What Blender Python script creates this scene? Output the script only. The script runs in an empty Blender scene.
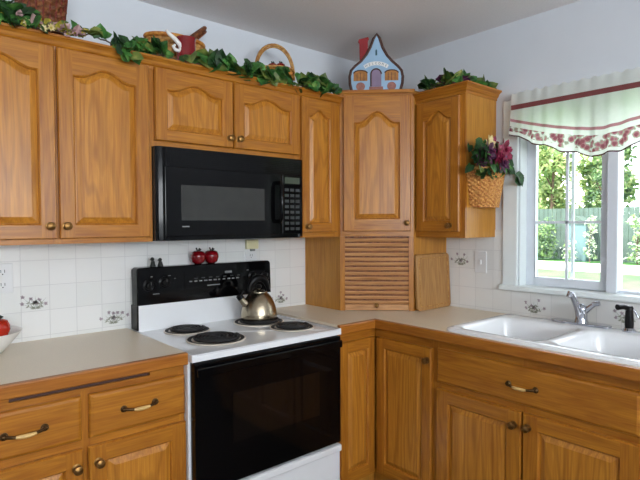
import bpy, bmesh, math, random
from mathutils import Vector, Matrix
random.seed(7)
SC = bpy.context.scene
COL = SC.collection
PI = math.pi

# ------------------------------------------------------------------ materials
def lin(c):
    return tuple(((v/255.0)/12.92 if v/255.0 <= .04045 else ((v/255.0+.055)/1.055)**2.4) for v in c)

def new_mat(name):
    m = bpy.data.materials.new(name); m.use_nodes = True
    nt = m.node_tree
    b = nt.nodes['Principled BSDF']
    return m, nt, b

def plain(name, rgb, rough=.5, metal=0, noise=0, nscale=20, spec=.5, coat=0, bump=0, trans=0):
    """principled colour with a little procedural mottling"""
    m, nt, b = new_mat(name)
    c = lin(rgb)
    b.inputs['Base Color'].default_value = (*c, 1)
    b.inputs['Roughness'].default_value = rough
    b.inputs['Metallic'].default_value = metal
    b.inputs['Specular IOR Level'].default_value = spec
    b.inputs['Coat Weight'].default_value = coat
    tc = nt.nodes.new('ShaderNodeTexCoord')
    nz = nt.nodes.new('ShaderNodeTexNoise'); nz.inputs['Scale'].default_value = nscale
    nz.inputs['Detail'].default_value = 4
    nt.links.new(tc.outputs['Object'], nz.inputs['Vector'])
    rp = nt.nodes.new('ShaderNodeValToRGB')
    k = noise
    rp.color_ramp.elements[0].position = .3; rp.color_ramp.elements[1].position = .7
    rp.color_ramp.elements[0].color = (*[max(0, v*(1-k)) for v in c], 1)
    rp.color_ramp.elements[1].color = (*[min(1, v*(1+k)) for v in c], 1)
    nt.links.new(nz.outputs['Fac'], rp.inputs['Fac'])
    nt.links.new(rp.outputs['Color'], b.inputs['Base Color'])
    if bump:
        bp = nt.nodes.new('ShaderNodeBump'); bp.inputs['Strength'].default_value = bump
        bp.inputs['Distance'].default_value = .002
        nt.links.new(nz.outputs['Fac'], bp.inputs['Height'])
        nt.links.new(bp.outputs['Normal'], b.inputs['Normal'])
    return m

def oak(name, horizontal=False, light=(186, 122, 38), dark=(145, 82, 20), rough=.36, coat=.12, cath=.22):
    m, nt, b = new_mat(name)
    tc = nt.nodes.new('ShaderNodeTexCoord')
    oi = nt.nodes.new('ShaderNodeObjectInfo')
    mul = nt.nodes.new('ShaderNodeVectorMath'); mul.operation = 'SCALE'
    mul.inputs[0].default_value = (13.1, 7.7, 5.3)
    nt.links.new(oi.outputs['Random'], mul.inputs['Scale'])
    add = nt.nodes.new('ShaderNodeVectorMath'); add.operation = 'ADD'
    nt.links.new(tc.outputs['Object'], add.inputs[0]); nt.links.new(mul.outputs[0], add.inputs[1])
    mp = nt.nodes.new('ShaderNodeMapping')
    mp.inputs['Scale'].default_value = (3, 3, 34) if horizontal else (34, 34, 2.2)
    nt.links.new(add.outputs[0], mp.inputs['Vector'])
    n1 = nt.nodes.new('ShaderNodeTexNoise'); n1.inputs['Scale'].default_value = 1.0
    n1.inputs['Detail'].default_value = 5; n1.inputs['Distortion'].default_value = 1.1
    nt.links.new(mp.outputs[0], n1.inputs['Vector'])
    mp2 = nt.nodes.new('ShaderNodeMapping')
    mp2.inputs['Scale'].default_value = (8, 8, 190) if horizontal else (190, 190, 8)
    nt.links.new(add.outputs[0], mp2.inputs['Vector'])
    n2 = nt.nodes.new('ShaderNodeTexNoise'); n2.inputs['Scale'].default_value = 1.0
    n2.inputs['Detail'].default_value = 2
    nt.links.new(mp2.outputs[0], n2.inputs['Vector'])
    mix = nt.nodes.new('ShaderNodeMix'); mix.data_type = 'FLOAT'; mix.inputs[0].default_value = .45
    nt.links.new(n1.outputs['Fac'], mix.inputs[2]); nt.links.new(n2.outputs['Fac'], mix.inputs[3])
    rp = nt.nodes.new('ShaderNodeValToRGB')
    rp.color_ramp.elements[0].position = .30; rp.color_ramp.elements[1].position = .64
    rp.color_ramp.elements[0].color = (*lin(dark), 1); rp.color_ramp.elements[1].color = (*lin(light), 1)
    nt.links.new(mix.outputs[0], rp.inputs['Fac'])
    # cathedral figure: contour lines of a slow, stretched noise field
    mp3 = nt.nodes.new('ShaderNodeMapping')
    mp3.inputs['Scale'].default_value = (.9, .9, 9) if horizontal else (7, 7, .8)
    nt.links.new(add.outputs[0], mp3.inputs['Vector'])
    n3 = nt.nodes.new('ShaderNodeTexNoise'); n3.inputs['Scale'].default_value = 1.0; n3.inputs['Detail'].default_value = 1.5
    nt.links.new(mp3.outputs[0], n3.inputs['Vector'])
    m1 = nt.nodes.new('ShaderNodeMath'); m1.operation = 'MULTIPLY'; m1.inputs[1].default_value = 95
    nt.links.new(n3.outputs['Fac'], m1.inputs[0])
    m2 = nt.nodes.new('ShaderNodeMath'); m2.operation = 'SINE'; nt.links.new(m1.outputs[0], m2.inputs[0])
    mr = nt.nodes.new('ShaderNodeMapRange'); mr.inputs[1].default_value = .1; mr.inputs[2].default_value = 1
    mr.inputs[3].default_value = 0; mr.inputs[4].default_value = cath
    nt.links.new(m2.outputs[0], mr.inputs[0])
    cm = nt.nodes.new('ShaderNodeMix'); cm.data_type = 'RGBA'
    cm.inputs[7].default_value = (*[v*.72 for v in lin(dark)], 1)
    nt.links.new(mr.outputs[0], cm.inputs[0]); nt.links.new(rp.outputs['Color'], cm.inputs[6])
    nt.links.new(cm.outputs[2], b.inputs['Base Color'])
    b.inputs['Specular IOR Level'].default_value = .4
    b.inputs['Roughness'].default_value = rough
    b.inputs['Coat Weight'].default_value = coat
    b.inputs['Coat Roughness'].default_value = .22
    bp = nt.nodes.new('ShaderNodeBump'); bp.inputs['Strength'].default_value = .12
    bp.inputs['Distance'].default_value = .001
    nt.links.new(mix.outputs[0], bp.inputs['Height'])
    nt.links.new(bp.outputs['Normal'], b.inputs['Normal'])
    return m

def tile_mat(name, axis):
    m, nt, b = new_mat(name)
    tc = nt.nodes.new('ShaderNodeTexCoord')
    sp = nt.nodes.new('ShaderNodeSeparateXYZ'); nt.links.new(tc.outputs['Object'], sp.inputs[0])
    cb = nt.nodes.new('ShaderNodeCombineXYZ')
    nt.links.new(sp.outputs['X' if axis == 'x' else 'Y'], cb.inputs[0]); nt.links.new(sp.outputs['Z'], cb.inputs[1])
    ad = nt.nodes.new('ShaderNodeVectorMath'); ad.operation = 'ADD'
    ad.inputs[1].default_value = (2.062+.105*20, -1.25+.104*40, 0) if axis == 'x' else (.673+.105*30, -1.25+.104*40, 0)
    nt.links.new(cb.outputs[0], ad.inputs[0])
    br = nt.nodes.new('ShaderNodeTexBrick')
    br.offset = 0; br.squash = 1
    br.inputs['Scale'].default_value = 1
    br.inputs['Brick Width'].default_value = .105; br.inputs['Row Height'].default_value = .104
    br.inputs['Mortar Size'].default_value = .0016; br.inputs['Mortar Smooth'].default_value = .4
    br.inputs['Color1'].default_value = (*lin((226, 227, 224)), 1)
    br.inputs['Color2'].default_value = (*lin((231, 231, 229)), 1)
    br.inputs['Mortar'].default_value = (*lin((212, 212, 211)), 1)
    nt.links.new(ad.outputs[0], br.inputs['Vector'])
    nt.links.new(br.outputs['Color'], b.inputs['Base Color'])
    b.inputs['Roughness'].default_value = .22
    inv = nt.nodes.new('ShaderNodeMath'); inv.operation = 'SUBTRACT'; inv.inputs[0].default_value = 1
    nt.links.new(br.outputs['Fac'], inv.inputs[1])
    bp = nt.nodes.new('ShaderNodeBump'); bp.inputs['Strength'].default_value = .35; bp.inputs['Distance'].default_value = .001
    nt.links.new(inv.outputs[0], bp.inputs['Height']); nt.links.new(bp.outputs['Normal'], b.inputs['Normal'])
    return m

def cloth(name, rgb, trans=.5, floral=False):
    m, nt, b = new_mat(name)
    out = nt.nodes['Material Output']
    df = nt.nodes.new('ShaderNodeBsdfDiffuse'); tr = nt.nodes.new('ShaderNodeBsdfTranslucent')
    mx = nt.nodes.new('ShaderNodeMixShader'); mx.inputs[0].default_value = trans
    nt.links.new(df.outputs[0], mx.inputs[1]); nt.links.new(tr.outputs[0], mx.inputs[2])
    nt.links.new(mx.outputs[0], out.inputs[0])
    tc = nt.nodes.new('ShaderNodeTexCoord')
    if floral:
        vo = nt.nodes.new('ShaderNodeTexVoronoi'); vo.inputs['Scale'].default_value = 40
        nt.links.new(tc.outputs['Object'], vo.inputs['Vector'])
        nz = nt.nodes.new('ShaderNodeTexNoise'); nz.inputs['Scale'].default_value = 90; nz.inputs['Detail'].default_value = 3
        nt.links.new(tc.outputs['Object'], nz.inputs['Vector'])
        sm = nt.nodes.new('ShaderNodeMath'); sm.operation = 'MULTIPLY_ADD'; sm.inputs[1].default_value = .42; 
        nt.links.new(nz.outputs['Fac'], sm.inputs[0]); nt.links.new(vo.outputs['Distance'], sm.inputs[2])
        rp = nt.nodes.new('ShaderNodeValToRGB'); e = rp.color_ramp.elements
        e[0].position = .50; e[0].color = (*lin((150, 88, 98)), 1)
        e[1].position = .90; e[1].color = (*lin(rgb), 1)
        x = e.new(.68); x.color = (*lin((194, 138, 146)), 1)
        x = e.new(.78); x.color = (*lin((165, 175, 150)), 1)
        nt.links.new(sm.outputs[0], rp.inputs['Fac'])
        for s in (df, tr): nt.links.new(rp.outputs['Color'], s.inputs['Color'])
    else:
        nz = nt.nodes.new('ShaderNodeTexNoise'); nz.inputs['Scale'].default_value = 60
        nt.links.new(tc.outputs['Object'], nz.inputs['Vector'])
        rp = nt.nodes.new('ShaderNodeValToRGB'); c = lin(rgb)
        rp.color_ramp.elements[0].color = (*[v*.92 for v in c], 1); rp.color_ramp.elements[1].color = (*c, 1)
        nt.links.new(nz.outputs['Fac'], rp.inputs['Fac'])
        for s in (df, tr): nt.links.new(rp.outputs['Color'], s.inputs['Color'])
    return m

def leafmat(name, c1, c2, c3=None, scale=25, trans=.25):
    m, nt, b = new_mat(name)
    tc = nt.nodes.new('ShaderNodeTexCoord')
    nz = nt.nodes.new('ShaderNodeTexNoise'); nz.inputs['Scale'].default_value = scale; nz.inputs['Detail'].default_value = 2
    nt.links.new(tc.outputs['Object'], nz.inputs['Vector'])
    rp = nt.nodes.new('ShaderNodeValToRGB'); e = rp.color_ramp.elements
    e[0].position = .36; e[0].color = (*lin(c1), 1); e[1].position = .62; e[1].color = (*lin(c2), 1)
    if c3:
        x = e.new(.74); x.color = (*lin(c3), 1)
    nt.links.new(nz.outputs['Fac'], rp.inputs['Fac'])
    nt.links.new(rp.outputs['Color'], b.inputs['Base Color'])
    b.inputs['Roughness'].default_value = .5
    if trans:
        out = nt.nodes['Material Output']
        tr = nt.nodes.new('ShaderNodeBsdfTranslucent'); nt.links.new(rp.outputs['Color'], tr.inputs['Color'])
        mx = nt.nodes.new('ShaderNodeMixShader'); mx.inputs[0].default_value = trans
        nt.links.new(b.outputs[0], mx.inputs[1]); nt.links.new(tr.outputs[0], mx.inputs[2])
        nt.links.new(mx.outputs[0], out.inputs[0])
    return m

def wicker(name, c1, c2, sx=60):
    m, nt, b = new_mat(name)
    tc = nt.nodes.new('ShaderNodeTexCoord')
    nz = nt.nodes.new('ShaderNodeTexNoise'); nz.inputs['Scale'].default_value = sx; nz.inputs['Detail'].default_value = 3
    nt.links.new(tc.outputs['Object'], nz.inputs['Vector'])
    rp = nt.nodes.new('ShaderNodeValToRGB'); e = rp.color_ramp.elements
    e[0].position = .35; e[0].color = (*lin(c1), 1); e[1].position = .65; e[1].color = (*lin(c2), 1)
    nt.links.new(nz.outputs['Fac'], rp.inputs['Fac']); nt.links.new(rp.outputs['Color'], b.inputs['Base Color'])
    b.inputs['Roughness'].default_value = .6
    return m

def glass_mat(name, tint=(1, 1, 1)):
    m, nt, b = new_mat(name)
    out = nt.nodes['Material Output']
    t = nt.nodes.new('ShaderNodeBsdfTransparent'); t.inputs[0].default_value = (*tint, 1)
    g = nt.nodes.new('ShaderNodeBsdfGlossy'); g.inputs['Roughness'].default_value = .02
    fr = nt.nodes.new('ShaderNodeFresnel'); fr.inputs[0].default_value = 1.35
    mx = nt.nodes.new('ShaderNodeMixShader')
    nt.links.new(fr.outputs[0], mx.inputs[0]); nt.links.new(t.outputs[0], mx.inputs[1]); nt.links.new(g.outputs[0], mx.inputs[2])
    nt.links.new(mx.outputs[0], out.inputs[0])
    return m

OV = oak('oak_grain_upright'); OH = oak('oak_grain_level', True)
OVP = oak('oak_panel', False, (200, 136, 48), (160, 95, 27), cath=.42)
OSIDE = oak('oak_veneer_side', False, (196, 139, 56), (166, 107, 36), .4, .1)
OKB = oak('oak_edge', True, (178, 112, 38), (142, 78, 18))
MAPLE = oak('oak_tambour', True, (205, 155, 104), (166, 112, 66), .38, .15)
TILE_X = tile_mat('glazed_tile_back', 'x'); TILE_Y = tile_mat('glazed_tile_side', 'y')
PAINT = plain('wall_paint', (214, 219, 225), .85, noise=.015, nscale=6)
CEILP = plain('ceiling_paint', (240, 238, 238), .95, noise=.03, nscale=120, bump=.15)
TRIM = plain('white_trim_paint', (234, 242, 242), .4, noise=.01)
VINYL = plain('window_vinyl', (222, 228, 236), .4, noise=.01)
FLOORM = plain('floor_vinyl', (84, 66, 48), .5, noise=.12, nscale=8)
LAMI = plain('laminate', (226, 213, 190), .35, noise=.07, nscale=260, spec=.4)
ENAMEL = plain('white_enamel', (232, 234, 236), .16, noise=.006, coat=.4)
SINKW = plain('sink_enamel', (236, 238, 240), .15, noise=.006, coat=.4)
BLACK = plain('black_gloss', (6, 6, 7), .08, noise=.1, spec=.18)
BLACKS = plain('black_satin', (12, 12, 13), .3, noise=.1, spec=.22)
BLACKM = plain('black_coil', (20, 19, 20), .6, noise=.2, nscale=60)
SMOKE = plain('smoked_window', (44, 44, 40), .12, noise=.1, spec=.5)
OVENG = plain('oven_glass', (14, 11, 10), .07, noise=.1, spec=.4)
PAN = plain('drip_pan_enamel', (206, 196, 182), .4, noise=.03)
GREYK = plain('grey_marking', (120, 122, 120), .5, noise=.05)
GREYD = plain('dim_marking', (44, 48, 48), .5, noise=.05)
LCD = plain('display_glass', (70, 78, 66), .2, noise=.05)
BRASS = plain('antique_brass', (140, 104, 58), .36, .9, noise=.2, nscale=80)
BRASSD = plain('aged_bronze', (96, 72, 46), .35, .9, noise=.25, nscale=90)
CREAM = plain('cream_porcelain', (214, 176, 112), .3, noise=.05)
STEEL = plain('brushed_steel', (164, 152, 130), .27, 1, noise=.05, nscale=50)
CHROME = plain('chrome', (190, 192, 200), .14, 1, noise=.03)
RED = plain('red_glaze', (126, 12, 22), .18, noise=.15, coat=.5)
REDF = plain('red_fruit', (176, 40, 22), .25, noise=.25, nscale=18)
STEM = plain('dark_stem', (24, 28, 22), .6, noise=.2)
WHITEG = plain('white_ceramic', (236, 234, 230), .25, noise=.02)
IVORY = plain('ivory_plastic', (226, 220, 176), .4, noise=.02)
PLATE = plain('white_plastic', (221, 222, 222), .35, noise=.01)
BOARD = oak('cutting_board_wood', False, (184, 138, 82), (150, 104, 56), .5, 0)
WICK = wicker('wicker_tan', (150, 96, 40), (204, 156, 84)); WICKD = wicker('wicker_brown', (88, 44, 20), (140, 84, 44))
WICKL = wicker('wicker_pale', (168, 100, 44), (216, 162, 88), 110); WICKO = wicker('wicker_honey', (176, 104, 36), (214, 148, 62))
IVY = leafmat('ivy_green', (34, 78, 32), (76, 134, 58), (138, 172, 92), 22, .1)
IVYD = leafmat('ivy_dark', (16, 42, 18), (40, 82, 36), None, 22, .1)
IVYO = leafmat('ivy_olive', (66, 88, 34), (122, 138, 64), (164, 166, 92), 18, .1)
BURG = leafmat('burgundy_petal', (112, 20, 48), (164, 50, 86), (188, 92, 120), 45, .1)
PLUM = leafmat('plum_petal', (60, 20, 52), (104, 44, 84), None, 45, .1)
CRMP = leafmat('cream_petal', (214, 190, 130), (240, 226, 180), None, 40, .1)
PINKD = leafmat('dried_pink_petal', (150, 112, 116), (196, 160, 158), None, 40, .1)
YELP = leafmat('yellow_leaf', (150, 140, 40), (196, 182, 70), None, 30, .1)
BLUEH = plain('pale_blue_paint', (150, 182, 208), .6, noise=.08, nscale=12)
BROWNT = plain('brown_paint', (74, 44, 34), .6, noise=.1)
REDP = plain('red_paint', (142, 24, 30), .6, noise=.1)
REDB = plain('red_brown_paint', (116, 42, 28), .6, noise=.2)
ORAP = plain('amber_paint', (170, 112, 50), .6, noise=.25, nscale=60)
DOORP = plain('mauve_paint', (134, 116, 140), .6, noise=.1)
TEALP = plain('teal_paint', (40, 84, 98), .6, noise=.1)
POTP = plain('terracotta_paint', (150, 98, 86), .6, noise=.2, nscale=60)
CW = cloth('valance_white', (250, 252, 247), .66); CF = cloth('valance_floral', (244, 242, 238), .6, True)
CR = cloth('valance_rose_band', (138, 80, 80), .2); CB = cloth('valance_maroon_edge', (84, 40, 48), .2)
CL = cloth('valance_pink_line', (196, 140, 146), .35)
GLASS = glass_mat('window_glass')
LAWN = leafmat('lawn_grass', (58, 104, 48), (88, 136, 70), None, 1.2, 0)
PATHM = plain('pale_concrete', (226, 218, 200), .9, noise=.05, nscale=2)
FENCE = plain('backlit_fence_tone', (74, 92, 84), .85, noise=.2, nscale=3)  # grey-green darkened in the colour so the sun-facing boards look backlit
SHED = plain('blue_grey_siding', (88, 114, 118), .8, noise=.08, nscale=3)
LEAFA = leafmat('tree_leaf_mid', (96, 128, 78), (152, 180, 118), (204, 216, 166), 1.6, .35)
LEAFB = leafmat('tree_leaf_yellow', (150, 172, 104), (206, 214, 158), (236, 236, 200), 1.6, .35)
LEAFC = leafmat('tree_leaf_dark', (66, 96, 62), (112, 142, 98), None, 1.6, .3)
BLOOM = leafmat('white_blossom', (176, 196, 170), (226, 234, 218), None, 4, .3)
BARK = plain('bark', (92, 76, 62), .9, noise=.25, nscale=12)
MOTIF_G = plain('print_olive', (150, 153, 138), .4, noise=.1); MOTIF_M = plain('print_mauve', (168, 154, 160), .4, noise=.1)
MOTIF_D = plain('print_dark', (124, 124, 122), .4, noise=.1)

# ------------------------------------------------------------------ mesh helper
class MB:
    def __init__(s): s.v = []; s.f = []; s.m = []
    def add(s, vs, fs, mi=0):
        o = len(s.v); s.v += [Vector(p) for p in vs]
        for f in fs: s.f.append([i+o for i in f]); s.m.append(mi)
    def box(s, a, b, mi=0):
        x0, x1 = sorted((a[0], b[0])); y0, y1 = sorted((a[1], b[1])); z0, z1 = sorted((a[2], b[2]))
        s.add([(x0,y0,z0),(x1,y0,z0),(x1,y1,z0),(x0,y1,z0),(x0,y0,z1),(x1,y0,z1),(x1,y1,z1),(x0,y1,z1)],
              [(0,3,2,1),(4,5,6,7),(0,1,5,4),(1,2,6,5),(2,3,7,6),(3,0,4,7)], mi)
    def fbox(s, F, a, b, mi=0):
        vs = [F(u, v, w) for w in (a[2], b[2]) for (u, v) in ((a[0],a[1]),(b[0],a[1]),(b[0],b[1]),(a[0],b[1]))]
        s.add(vs, [(0,1,2,3),(4,7,6,5),(0,4,5,1),(1,5,6,2),(2,6,7,3),(3,7,4,0)], mi)
    def prism(s, poly, F, w0, w1, mi=0):
        n = len(poly)
        vs = [F(u, v, w0) for u, v in poly] + [F(u, v, w1) for u, v in poly]
        s.add(vs, [tuple(range(n)), tuple(range(2*n-1, n-1, -1))] + [(i, n+i, n+(i+1) % n, (i+1) % n) for i in range(n)], mi)
    def tube(s, path, r, n=8, mi=0, cap=True, closed=False):
        P = [Vector(p) for p in path]; k = len(P)
        R = r if isinstance(r, (list, tuple)) else [r]*k
        vs = []; prev = None
        for i, p in enumerate(P):
            if closed: t = (P[(i+1) % k]-P[i-1])
            else: t = (P[min(i+1, k-1)]-P[max(i-1, 0)])
            t = t.normalized() if t.length > 1e-9 else Vector((0, 0, 1))
            if prev is None:
                a = Vector((0, 0, 1)) if abs(t.z) < .9 else Vector((1, 0, 0))
                x = t.cross(a).normalized()
            else:
                x = (prev-t*prev.dot(t)); x = x.normalized() if x.length > 1e-6 else t.orthogonal().normalized()
            prev = x; y = t.cross(x)
            for j in range(n):
                an = 2*PI*j/n; vs.append(p+(x*math.cos(an)+y*math.sin(an))*R[i])
        fs = []
        for i in range(k if closed else k-1):
            i2 = (i+1) % k
            for j in range(n):
                fs.append((i*n+j, i*n+(j+1) % n, i2*n+(j+1) % n, i2*n+j))
        if cap and not closed:
            fs += [tuple(range(n-1, -1, -1)), tuple(range((k-1)*n, k*n))]
        s.add(vs, fs, mi)
    def lathe(s, prof, c, axis=(0,0,1), n=24, mi=0, cap=True):
        c = Vector(c); z = Vector(axis).normalized(); x = z.orthogonal().normalized(); y = z.cross(x)
        vs = []
        for r, h in prof:
            for j in range(n):
                a = 2*PI*j/n; vs.append(c+z*h+(x*math.cos(a)+y*math.sin(a))*max(r, 1e-5))
        k = len(prof); fs = []
        for i in range(k-1):
            for j in range(n):
                fs.append((i*n+j, i*n+(j+1) % n, (i+1)*n+(j+1) % n, (i+1)*n+j))
        if cap: fs += [tuple(range(n-1, -1, -1)), tuple(range((k-1)*n, k*n))]
        s.add(vs, fs, mi)
    def ball(s, c, r, n=12, mi=0, sq=(1,1,1)):
        vs = []; m = max(5, n//2)
        for i in range(m+1):
            t = PI*i/m
            for j in range(n):
                a = 2*PI*j/n
                vs.append((c[0]+r*sq[0]*math.sin(t)*math.cos(a), c[1]+r*sq[1]*math.sin(t)*math.sin(a), c[2]+r*sq[2]*math.cos(t)))
        fs = []
        for i in range(m):
            for j in range(n):
                fs.append((i*n+j, (i+1)*n+j, (i+1)*n+(j+1) % n, i*n+(j+1) % n))
        s.add(vs, fs, mi)
    def sweep(s, prof, path, mi=0):
        """moulding: prof list of (out, up); path list of (point, outward dir) with mitred dirs"""
        vs = []; n = len(prof)
        for p, d in path:
            for o, h in prof: vs.append(Vector(p)+Vector(d)*o+Vector((0, 0, h)))
        fs = []
        for i in range(len(path)-1):
            for j in range(n):
                fs.append((i*n+j, i*n+(j+1) % n, (i+1)*n+(j+1) % n, (i+1)*n+j))
        fs += [tuple(range(n-1, -1, -1)), tuple(range((len(path)-1)*n, len(path)*n))]
        s.add(vs, fs, mi)

def root_loc(o):
    while o.parent: o = o.parent
    return Vector(o.location)

def obj(name, mb, mats, parent=None, loc=None, smooth=0, bevel=0, seg=2, recalc=True):
    """one mesh object; vertices are given in world space and stored relative to the thing's base"""
    base = root_loc(parent) if parent else Vector(loc or (0, 0, 0))
    me = bpy.data.meshes.new(name)
    me.from_pydata([tuple(p-base) for p in mb.v], [], mb.f)
    if not isinstance(mats, (list, tuple)): mats = [mats]
    for m in mats: me.materials.append(m)
    for p, mi in zip(me.polygons, mb.m): p.material_index = mi
    me.update()
    bm = bmesh.new(); bm.from_mesh(me)
    if recalc:
        bmesh.ops.remove_doubles(bm, verts=bm.verts, dist=1e-6)
        bmesh.ops.recalc_face_normals(bm, faces=bm.faces)
    if smooth:
        for f in bm.faces: f.smooth = True
        for e in bm.edges:
            if len(e.link_faces) == 2 and e.calc_face_angle(0) > math.radians(smooth): e.smooth = False
    bm.to_mesh(me); bm.free()
    o = bpy.data.objects.new(name, me); COL.objects.link(o)
    if parent: o.parent = parent
    else: o.location = base
    if bevel:
        bv = o.modifiers.new('bevel', 'BEVEL'); bv.width = bevel; bv.segments = seg; bv.limit_method = 'ANGLE'
        bv.angle_limit = math.radians(40); bv.harden_normals = False
    return o

def tag(o, label, cat, group=None):
    o['label'] = label; o['category'] = cat
    if group: o['group'] = group
    return o

def thing(name, label, cat, loc, group=None):
    o = bpy.data.objects.new(name, None); COL.objects.link(o); o.location = loc
    o.empty_display_size = .05
    return tag(o, label, cat, group)

def struct(name, mb, mats, parent=None, **k):
    o = obj(name, mb, mats, parent, **k); o['kind'] = 'structure'
    return o

def frame(o, U, N):
    o = Vector(o); U = Vector(U).normalized(); N = Vector(N).normalized()
    return lambda u, v, w=0: o+U*u+Vector((0, 0, v))+N*w

# ------------------------------------------------------------------ setting
CZ = 2.4245
WL, WF = -4.9, -4.7          # unseen left and front walls
WY0, WY1, WZ0, WZ1 = -1.027, -1.862, 1.075, 1.95   # window opening in the right wall
m = MB(); m.box((WL-.15, WF-.15, -.12), (.15, .15, 0)); struct('floor', m, FLOORM)
m = MB(); m.box((WL-.15, WF-.15, CZ), (.15, .15, CZ+.15)); struct('ceiling', m, CEILP)
m = MB(); m.box((WL, 0, 0), (.15, .15, CZ)); wall_back = struct('wall_back', m, PAINT)
m = MB()
m.box((0, WF, 0), (.15, WY1, CZ)); m.box((0, WY0, 0), (.15, 0, CZ))
m.box((0, WY1, 0), (.15, WY0, WZ0-.012)); m.box((0, WY1, WZ1), (.15, WY0, CZ))
wall_right = struct('wall_right', m, PAINT)
m = MB(); m.box((WL-.15, WF, 0), (WL, .15, CZ)); struct('wall_left', m, PAINT)
FX0, FX1, FZ0, FZ1 = -4.1, -1.0, 1.15, 2.25      # glazed patio opening behind the camera
m = MB()
m.box((WL-.15, WF-.15, 0), (FX0, WF, CZ)); m.box((FX1, WF-.15, 0), (.15, WF, CZ))
m.box((FX0, WF-.15, 0), (FX1, WF, FZ0)); m.box((FX0, WF-.15, FZ1), (FX1, WF, CZ))
struct('wall_front', m, PAINT)
# tiled backsplash
m = MB(); m.box((-2.7, -.006, .90), (-.02, 0, 1.72)); s = struct('backsplash', m, TILE_X, wall_back)
m = MB(); m.box((-.006, -2.6, .90), (0, -.944, 1.052)); m.box((-.006, -.944, .90), (0, -.02, 1.36))
s = struct('backsplash', m, TILE_Y, wall_right)

def motif(F, seed, parent):
    """printed flower spray on one tile"""
    rnd = random.Random(seed); g = MB()
    def leaf(u, v, a, l, w, mi):
        ca, sa = math.cos(a), math.sin(a)
        pts = [(0,0),(l*.4,w),(l,0),(l*.4,-w)]
        vs = [F(u+ca*x-sa*y, v+sa*x+ca*y, .0012) for x, y in pts] + [F(u+ca*x-sa*y, v+sa*x+ca*y, 0) for x, y in pts]
        g.add(vs, [(0,1,2,3),(7,6,5,4),(0,4,5,1),(1,5,6,2),(2,6,7,3),(3,7,4,0)], mi)
    for k in range(7):
        a = PI/2+(k-3)*.36; L = .030+rnd.random()*.026
        u0, v0 = 0, -.038
        u1, v1 = u0+math.cos(a)*L*1.3, v0+math.sin(a)*L*1.3
        leaf(u0, v0, a, L*1.3, .0012, 0)
        leaf((u0+u1)/2, (v0+v1)/2, a+.8, .013, .003, 0); leaf((u0+u1)/2, (v0+v1)/2, a-.8, .012, .003, 0)
        if k % 2 == 0 or rnd.random() < .4:
            for q in range(5): leaf(u1, v1, q*2*PI/5+rnd.random(), .0095, .0036, 1)
            leaf(u1-.002, v1, 0, .004, .002, 2)
    for q in range(5): leaf(0, -.01, q*2*PI/5, .013, .0048, 2 if q % 2 else 1)
    for q in (0, .5, PI-.5, PI): leaf(0, -.034, q, .022, .0035, 0)
    s = obj('printed_flower', g, [MOTIF_G, MOTIF_M, MOTIF_D], parent)
FB = frame((0, -.006, 0), (1, 0, 0), (0, -1, 0)); FR = frame((-.006, 0, 0), (0, -1, 0), (-1, 0, 0))
def sub(F, u, v): return lambda a, b, c=0: F(u+a, v+b, c)
motif(sub(FB, -2.010, 1.087), 1, wall_back); motif(sub(FB, -1.697, .987), 2, wall_back); motif(sub(FB, -.765, .985), 3, wall_back)
motif(sub(FR, .683, 1.198), 4, wall_right); motif(sub(FR, 1.111, .982), 5, wall_right); motif(sub(FR, 1.53, .99), 6, wall_right)

# kitchen window over the sink
win = bpy.data.objects.new('window_1', None); COL.objects.link(win); win.location = (0, -1.44, WZ0); win['kind'] = 'structure'
m = MB()      # casing on the wall
m.box((-.016, -.942, 1.052), (0, WY0+.004, 2.025)); m.box((-.016, WY1-.004, 1.052), (0, -1.947, 2.025))
m.box((-.016, WY0, WZ1), (0, WY1, 2.025))
obj('casing', m, TRIM, win, bevel=.004)
m = MB(); m.box((-.034, -.93, 1.050), (.15, -1.96, WZ0)); obj('sill', m, TRIM, win, bevel=.005)
m = MB()      # jamb liner
m.box((-.002, WY0, WZ0), (.15, WY0-.006, WZ1)); m.box((-.002, WY1, WZ0), (.15, WY1+.006, WZ1)); m.box((-.002, WY0, WZ1-.006), (.15, WY1, WZ1))
obj('jamb', m, TRIM, win)
m = MB(); m.box((.03, -1.432, WZ0), (.1, -1.478, WZ1)); obj('mullion', m, VINYL, win, bevel=.003)
ys0, ys1 = WY0-.006, -1.432
m = MB()      # left sash
m.box((.06, ys0, WZ0), (.095, ys0-.046, WZ1)); m.box((.06, ys1+.034, WZ0), (.095, ys1, WZ1))
m.box((.06, ys0-.046, WZ0), (.095, ys1+.034, WZ0+.045)); m.box((.06, ys0-.046, WZ1-.05), (.095, ys1+.034, WZ1))
obj('sash', m, VINYL, win, bevel=.003)
m = MB(); m.box((.076, ys0-.04, WZ0+.04), (.080, ys1+.03, WZ1-.04)); obj('pane', m, GLASS, win)
m = MB(); m.box((.076, -1.476, WZ0+.01), (.080, WY1+.01, WZ1-.01)); obj('pane', m, GLASS, win)
m = MB()      # muntins inside the glass, and the outer storm grille behind it
m.box((.064, -1.231, WZ0+.045), (.074, -1.243, WZ1-.05)); m.box((.064, ys0-.046, 1.392), (.074, ys1+.034, 1.404))
m.box((.115, -1.236, WZ0), (.125, -1.25, WZ1)); m.box((.115, ys0, 1.392), (.125, ys1, 1.404))
obj('muntin', m, VINYL, win)
m = MB(); m.box((.06, WY1+.006, WZ0), (.095, WY1+.03, WZ1)); m.box((.06, -1.478, WZ0), (.095, WY1, WZ0+.012)); m.box((.06, -1.478, WZ1-.03), (.095, WY1, WZ1))
obj('fixed_frame', m, VINYL, win)
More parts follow.
